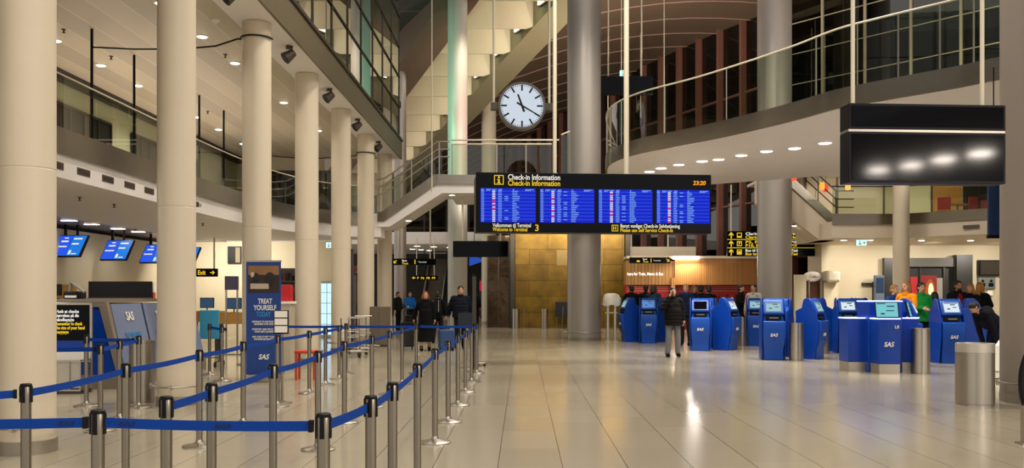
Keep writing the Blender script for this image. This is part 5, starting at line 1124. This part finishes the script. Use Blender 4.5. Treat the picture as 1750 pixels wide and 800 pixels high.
# ================================================================== people
def remesh(mb, name, m, parent, voxel=.012, smooth_it=2, push=0):
    o = mb.build('tmp_' + name, m)
    r = o.modifiers.new('r', 'REMESH'); r.mode = 'VOXEL'; r.voxel_size = voxel; r.use_smooth_shade = True
    s_ = o.modifiers.new('s', 'SMOOTH'); s_.factor = .5; s_.iterations = smooth_it
    me = bpy.data.meshes.new_from_object(o.evaluated_get(bpy.context.evaluated_depsgraph_get())); me.name = name
    old = o.data; bpy.data.objects.remove(o); bpy.data.meshes.remove(old)
    me.materials.clear(); me.materials.append(m); me.shade_smooth()
    q = bpy.data.objects.new(name, me); COL.objects.link(q); q.parent = parent; return q
skins = [mat('skin_light', '#c99a7c', .5, var=.04), mat('skin_tan', '#a8785a', .5, var=.04)]
def cloth(c): return mat('cloth_' + c[1:], c, .85, spec=.12, var=.1, scale=14, bump=.25)
ARM = {'down': ((.25, .03, 1.16), (.265, -.03, .92)), 'handle': ((.27, .10, 1.17), (.31, .17, .93)), 'phone': ((.29, -.13, 1.20), (.13, -.13, 1.49)),
       'front': ((.25, -.06, 1.17), (.12, -.28, 1.14)), 'pocket': ((.30, .05, 1.16), (.22, -.10, .96)), 'push': ((.24, -.02, 1.17), (.2, -.3, 1.05)), 'reach': ((.22, -.22, 1.05), (.2, -.42, .80))}
def person(label, x, y, rz, h=1.72, arms=('down', 'down'), stride=0, hair='short', hairc='#1c130e', top='#15161c', hem=.84, bottom='#1d1f28', skirt=0, skin=0, puff=0, lean=0, fine=False, collar=True, shirt=None, stance=.1, turn=0, hood=None, dz=0):
    t = thing('person', label, 'person', (x, y, dz), math.radians(rz)); s_ = h / 1.72
    sm = skins[skin]
    R = Matrix.Translation((0, 0, .93)) @ Matrix.Rotation(lean, 4, 'X') @ Matrix.Translation((0, 0, -.93))
    def U(p): return (R @ Vector(p)) * s_          # upper body points
    def Lw(p): return Vector(p) * s_
    v = .009 if fine else .014
    body = MB(); jac = MB(); pants = MB()
    # legs
    for sd in (-1, 1):
        fy = stride * sd * .5; hip = (sd * .085, 0, .92); knee = (sd * (.085 + stance * .25), -.03 + fy * .45, .50); ank = (sd * (.085 + stance * .4), fy + .02, .09 + (.03 if fy > .1 else 0))
        body.caps([Lw(hip), Lw(knee), Lw(ank)], [.08 * s_, .055 * s_, .04 * s_])
        body.caps([Lw(ank), Lw((ank[0], ank[1] - .1, .05))], [.04 * s_, .033 * s_])
        pants.caps([Lw((hip[0], 0, .98)), Lw(hip), Lw(knee), Lw((ank[0], ank[1], .10))], [.105 * s_, .10 * s_, .078 * s_, .068 * s_])
        sh = MB(); M = Matrix.Translation(Lw((ank[0], ank[1] - .055, .045))); sh.ell((0, 0, 0), (.05 * s_, .135 * s_, .045 * s_), 12, 8, M); sh.v = [tuple(Vector(q) + M.translation) if False else q for q in sh.v]
        sh2 = MB(); sh2.ell(Lw((ank[0], ank[1] - .065, .05)), (.048 * s_, .14 * s_, .05 * s_), 12, 8); sh2.caps([Lw((ank[0], ank[1], .05)), Lw((ank[0], ank[1], .12))], [.05 * s_, .05 * s_]); sh2.v = [(a, b, max(.001, c)) for a, b, c in sh2.v]
        sh2.build('shoe', cloth('#17130f'), t)
    # torso, neck, head
    body.ell(U((0, 0, 1.0)), (.15 * s_, .1 * s_, .14 * s_), 16, 10); body.ell(U((0, .01, 1.22)), (.165 * s_, .1 * s_, .24 * s_), 16, 10)
    body.caps([U((0, .01, 1.40)), U((0, -.005, 1.55))], [.065 * s_, .052 * s_])
    hc = Vector((0, -.015, 1.615)); T = Matrix.Rotation(math.radians(turn), 4, 'Z')
    def Hd(p): return U(hc + T @ Vector(p))
    body.ell(Hd((0, .005, .02)), (.074 * s_, .092 * s_, .098 * s_), 16, 12); body.ell(Hd((0, -.025, -.045)), (.056 * s_, .062 * s_, .065 * s_), 14, 10)
    body.caps([Hd((0, -.085, .01)), Hd((0, -.105, -.02))], [.011 * s_, .016 * s_], 8)
    for sd in (-1, 1): body.ell(Hd((sd * .076, .01, -.005)), (.012 * s_, .022 * s_, .034 * s_), 8, 6)
    body.caps([U((-.16, .01, 1.405)), U((.16, .01, 1.405))], [.062 * s_, .062 * s_])
    jac.caps([U((-.155, .01, 1.395)), U((.155, .01, 1.395))], [.085 * s_, .085 * s_])
    jac.ell(U((0, .01, 1.22)), ((.20 + puff) * s_, (.135 + puff) * s_, .26 * s_), 18, 10)
    hz = max(hem, .55)
    jac.cone(U((0, .005, 1.2)), Lw((0, .005, hz)) if not lean else U((0, .005, hz)), (.185 + puff) * s_, (.19 + puff + max(0, .9 - hz) * .12) * s_, 20)
    for sd, a in zip((-1, 1), arms):
        el, wr = ARM[a]; el = Vector((sd * el[0], el[1], el[2])); wr = Vector((sd * wr[0], wr[1], wr[2])); shd = Vector((sd * .185, .01, 1.39))
        body.caps([U(shd), U(el), U(wr)], [.048 * s_, .04 * s_, .028 * s_])
        jac.caps([U(shd), U(el), U(el.lerp(wr, .93))], [(.075 + puff * .5) * s_, (.062 + puff * .5) * s_, (.05 + puff * .4) * s_])
        d = (wr - el).normalized(); palm = wr + d * .05; side = Vector((0, -1, 0)) if abs(d.z) > .7 else Vector((-sd * .3, 0, 1)).normalized(); side = (side - d * side.dot(d)).normalized(); nrm = d.cross(side).normalized() * sd
        body.caps([U(wr), U(palm + d * .01)], [.028 * s_, .034 * s_], 8)
        rf = .0105 * s_ if fine else .013 * s_
        for q in range(4):
            b0 = palm + d * .03 + side * (-.03 + .02 * q); ln = (.045, .052, .048, .036)[q]; b1 = b0 + d * ln + nrm * .012; b2 = b1 + d * ln * .5 + nrm * .035
            body.caps([U(b0), U(b1), U(b2)], [rf, rf * .95, rf * .85], 6)
        b0 = wr + d * .025 + side * .022; b1 = b0 + side * .028 + d * .022; body.caps([U(b0), U(b1), U(b1 + d * .03 + nrm * .01)], [rf * 1.1, rf, rf * .85], 6)
        if a == 'phone': MB().cbox(U(palm + d * .03 - nrm * .01 + Vector((-sd * .02, -.0, 0))), (.016, .075, .145)).build('mobile_phone', black, t)
    remesh(body, 'body', sm, t, v)
    if not skirt: remesh(pants, 'trousers', cloth(bottom), t, .014)
    else:
        m = MB(); n = 24; m.lathe([((.17) * s_, 1.0 * s_), (.19 * s_, .8 * s_), (.22 * s_, .5 * s_), (.27 * s_, skirt * s_), (.24 * s_, skirt * s_), (.15 * s_, .9 * s_)], n=n); m.build('skirt', cloth(bottom), t)
    j = remesh(jac, 'jacket', cloth(top), t, .014)
    if puff:
        for v_ in j.data.vertices: k = 1 + .022 * math.sin(v_.co.z * 70); v_.co.x *= k; v_.co.y *= k
    if collar: m = MB(); m.lathe([(.085 * s_, 0), (.088 * s_, .075 * s_), (.07 * s_, .075 * s_), (.068 * s_, 0)], n=20); m.v = [tuple(U((0, .0, 1.43)) + Vector(q)) for q in m.v]; m.build('collar', cloth(hood or top), t)
    if shirt: m = MB(); m.ell(U((0, -.085, 1.28)), (.065 * s_, .07 * s_, .17 * s_), 12, 8); m.build('shirt', cloth(shirt), t)
    # hair
    hm = MB(); M = (R @ Matrix.Translation(hc) @ T)
    hm.ell(Hd((0, .02, .045)), (.086 * s_, .098 * s_, .088 * s_), 16, 10)
    hm.ell(Hd((0, .055, -.01)), (.083 * s_, .07 * s_, .09 * s_), 14, 8)
    if hair in ('long', 'bob'):
        ln = -.24 if hair == 'long' else -.11
        for sd in (-1, 1): hm.caps([Hd((sd * .07, .02, .03)), Hd((sd * .085, .02, -.08)), Hd((sd * .08, .03, ln))], [.035 * s_, .04 * s_, .03 * s_], 8)
        hm.caps([Hd((0, .08, .02)), Hd((0, .095, -.1)), Hd((0, .1, ln))], [.06 * s_, .07 * s_, .055 * s_], 10)
    remesh(hm, 'hair', mat('hair_' + hairc[1:], hairc, .6, var=.2, scale=30), t, .011)
    if hair == 'beard': MB().ell(Hd((0, -.05, -.075)), (.052 * s_, .045 * s_, .04 * s_), 12, 8).build('beard', mat('hair_' + hairc[1:], hairc, .6), t)
    for sd in (-1, 1):
        e = MB().ell(Hd((sd * .03, -.087, .015)), (.011 * s_, .006 * s_, .007 * s_), 8, 6).build('eye', mat('eye_dark', '#1a1210', .3, var=0), t)
        MB().ell(Hd((sd * .03, -.09, .036)), (.017 * s_, .006 * s_, .004 * s_), 8, 5).build('eyebrow', mat('hair_' + hairc[1:], hairc, .6), t)
    MB().ell(Hd((0, -.086, -.052)), (.021 * s_, .006 * s_, .006 * s_), 10, 5).build('mouth', mat('lip', '#8f4b42', .5, var=0), t)
    return t
# walking and standing in the hall
woman = person('person in black padded jacket and grey jeans holding a phone, alone on the open floor', GX(1150, 23.6), 23.6, 6, 1.80, ('phone', 'down'), 0, 'bob', '#1d120d', '#141313', .78, '#6f7074', puff=.02, fine=True, stance=.12)
MB().tube([(-.16, -.13, 1.44), (0, -.17, 1.2), (.2, -.12, .95)], .012, 6).build('bag_strap', black, woman)
person('person in dark padded jacket pulling a blue suitcase', GX(787, 26.6), 26.6, 14, 1.86, ('handle', 'handle'), .34, 'short', '#20150f', '#12151f', .88, '#191a20', puff=.035, fine=True)
person('person with reddish bob in long black coat and skirt pulling a black suitcase', GX(727, 26.2), 26.2, 12, 1.70, ('handle', 'down'), .2, 'bob', '#7a3d22', '#0d0d10', .62, '#0c0c0f', skirt=.27, fine=True)
bp = person('person in black with a grey-striped backpack seen from behind', GX(748, 30.5), 30.5, 175, 1.72, ('down', 'down'), .3, 'short', '#15100d', '#101114', .86, '#16171c')
MB().box(-.15, .15, .14, .32, 1.02, 1.46).build('backpack', cloth('#1c1d22'), bp, .04); m = MB()
for x_ in (-.09, .09): m.box(x_ - .012, x_ + .012, .31, .335, 1.05, 1.44)
m.build('backpack_stripe', mat('strap_grey', '#8d9298', .6), bp)
person('person in dark olive jacket standing with hands down left of the couple', GX(680, 42), 42, 60, 1.75, ('down', 'pocket'), .12, 'short', '#2a1c14', '#1f221c', .9, '#131318')
person('person in bright blue jacket pushing a trolley far behind the couple', GX(702, 45), 44.75, 20, 1.75, ('push', 'push'), .1, 'short', '#5d4630', '#1763b4', .9, '#1d1f28')
person('small person in brown beside the blue-jacketed person far behind', GX(690, 45.6), 45.6, 30, 1.45, ('down', 'down'), 0, 'bob', '#3a2618', '#3d332b', .8, '#1d1f28')
person('person in dark navy jacket far behind the black sign post', GX(812, 49.3), 49.3, 170, 1.78, ('down', 'down'), .1, 'short', '#15100d', '#15202e', .9, '#2a2620')
person('person in grey far behind at the lit advertising panel', GX(832, 54), 54, 200, 1.7, ('down', 'down'), 0, 'short', '#15100d', '#2b2f36', .9, '#2a2620')
# behind the kiosks, left group
for k, (px, Y, rz, hh, hair, hc_, tp, lb) in enumerate((
    (1079, 33, 200, 1.96, 'short', '#120d0b', '#0e0e11', 'person in black at the far left of the ticket counter queue'),
    (1104, 33.5, 160, 1.97, 'short', '#120d0b', '#15171c', 'person in dark coat seen from behind left of the grey-coated person'),
    (1117, 32.7, 150, 1.97, 'bob', '#3b2a1f', '#33404a', 'person in grey-blue coat with pale bag strap behind the first kiosk'),
    (1172, 29, -30, 1.94, 'short', '#a67a4c', '#141d33', 'fair-haired person in navy jacket right of the standing woman'),
    (1186, 30.5, 20, 1.91, 'bob', '#8e6338', '#1c1c22', 'fair-haired person in dark clothes at the red ticket machines'),
    (1198, 29.6, 170, 1.92, 'short', '#17110d', '#17181e', 'dark-haired person in dark jacket at the red ticket machines'),
    (1211, 28.9, 190, 1.90, 'short', '#120d0b', '#0d0d11', 'person in black right above the dark-screened kiosk'),
    (1266, 32.4, 60, 1.97, 'short', '#140e0b', '#111014', 'person in black facing right, left of the grey column'),
    (1288, 31.2, -40, 1.97, 'short', '#140e0b', '#b9b2a4', 'person in pale jacket close to the grey column'),
    (1528, 23.0, 25, 1.85, 'short', '#8a5a30', '#1c3f7c', 'fair-haired person in blue jacket behind the angular kiosk'),
    (1549, 22.3, -60, 1.93, 'long', '#7b4d2c', '#d8871c', 'long-haired person in orange jacket behind the angular kiosk'),
    (1574, 23.2, 5, 1.91, 'short', '#1a120e', '#1c8a3c', 'person in green jacket behind the angular kiosk'),
    (1597, 24.4, 180, 1.68, 'bob', '#1a120e', '#17181c', 'dark-haired short person seen from behind, right of the green jacket'),
    (1637, 23.9, 5, 1.97, 'beard', '#1a120e', '#121013', 'bearded person in black jacket over maroon shirt'),
    (1658, 24.8, -55, 1.90, 'long', '#a06c34', '#141418', 'long-haired fair person in black, left one behind the rear kiosk'),
    (1675, 25.8, 120, 1.95, 'long', '#b5813f', '#15161a', 'long-haired fair person in black, right one behind the rear kiosk'),
    )):
    person(lb, GX(px, Y), Y, rz, hh, ('front', 'down') if k % 2 else ('down', 'front'), 0, hair, hc_, tp, .84, '#1d1f28', skin=1 if 'bearded' in lb else 0, shirt='#6b1420' if 'maroon' in lb else None, hood='#1d3570' if 'navy' in lb else None)
bend = person('person in dark jacket bending forward beside the right grey column', GX(1706, 19.6), 19.7, -75, 1.74, ('reach', 'reach'), .15, 'short', '#17110d', '#15161f', .86, '#1b2136', lean=.95)

def suitcase(x, y, rz, w_, d_, h_, m, label, up=.35):
    t = thing('suitcase', label, 'suitcase', (x, y, 0), math.radians(rz))
    b = MB().box(-w_ / 2, w_ / 2, -d_ / 2, d_ / 2, .07, h_).build('shell', m, t, .035)
    r = MB()
    for k in range(4): u = -w_ / 2 + w_ * (k + .8) / 4.6; r.box(u - .012, u + .012, -d_ / 2 - .008, d_ / 2 + .008, .12, h_ - .05)
    r.build('rib', m, b)
    MB().tube([(-.1, d_ / 2 - .03, h_ - .02), (-.1, d_ / 2 - .03, h_ + up), (.1, d_ / 2 - .03, h_ + up), (.1, d_ / 2 - .03, h_ - .02)], .011, 8).build('pull_handle', darksteel, t)
    MB().tube([(-.07, 0, h_), (-.06, 0, h_ + .03), (.06, 0, h_ + .03), (.07, 0, h_)], .012, 8).build('carry_handle', black, t)
    for a in (-1, 1):
        for c in (-1, 1): MB().cyl((a * (w_ / 2 - .05) - .015, c * (d_ / 2 - .05), .035), (a * (w_ / 2 - .05) + .015, c * (d_ / 2 - .05), .035), .035, 12).build('wheel', rubber, t)
    return t
suitcase(GX(763, 26.2), 26.2, 15, .46, .28, .62, mat('suitcase_blue', '#1c3f70', .4, var=.06), 'blue ribbed suitcase pulled by the person in the dark padded jacket', .38)
suitcase(GX(697, 27.0), 27.0, 10, .36, .24, .58, mat('suitcase_black', '#131316', .5, var=.06), 'black suitcase pulled by the person in the long black coat', .42)
t = thing('travel_bag', 'black bag lying on top of the black suitcase', 'bag', (GX(697, 27.0), 27.0, .615), math.radians(10)); MB().ell((0, -.1, .11), (.25, .11, .11), 16, 10).build('bag_body', cloth('#17171a'), t); MB().tube([(-.1, -.1, .19), (-.06, -.1, .28), (.06, -.1, .28), (.1, -.1, .19)], .012, 6).build('bag_handle', black, t)
t = thing('baggage_cart', 'dark baggage cart pushed by the blue-jacketed person', 'baggage trolley', (GX(703, 43.6), 43.6, 0)); MB().box(-.3, .3, -.4, .3, .15, .2).build('deck', darksteel, t); MB().tube([(-.3, .3, .2), (-.3, .35, 1.0), (.3, .35, 1.0), (.3, .3, .2)], .025, 8).build('handle', steel, t)
for a in (-.25, .25):
    for b in (-.3, .25): MB().cyl((a - .02, b, .08), (a + .02, b, .08), .08, 12).build('wheel', rubber, t)
t = thing('travel_bag', 'dark soft bag on the distant baggage cart', 'bag', (GX(703, 43.6), 43.5, .206)); MB().box(-.25, .25, -.25, .2, 0, .45).build('bag_body', cloth('#1c1b1e'), t, .06); MB().tube([(-.1, 0, .45), (0, 0, .52), (.1, 0, .45)], .012, 6).build('bag_handle', black, t)
t = thing('carrier_bag', 'white carrier bag on the floor by the bending person', 'bag', (GX(1703, 19.2) + .06, 19.0, 0), .3); MB().xprof([(-.2, 0), (.2, 0), (.17, .55), (.05, .68), (-.05, .68), (-.17, .55)], -.1, .1).build('bag_body', whitepaint, t, .03); MB().tube([(-.06, 0, .66), (0, 0, .78), (.06, 0, .66)], .012, 6).build('bag_handle', whitepaint, t)
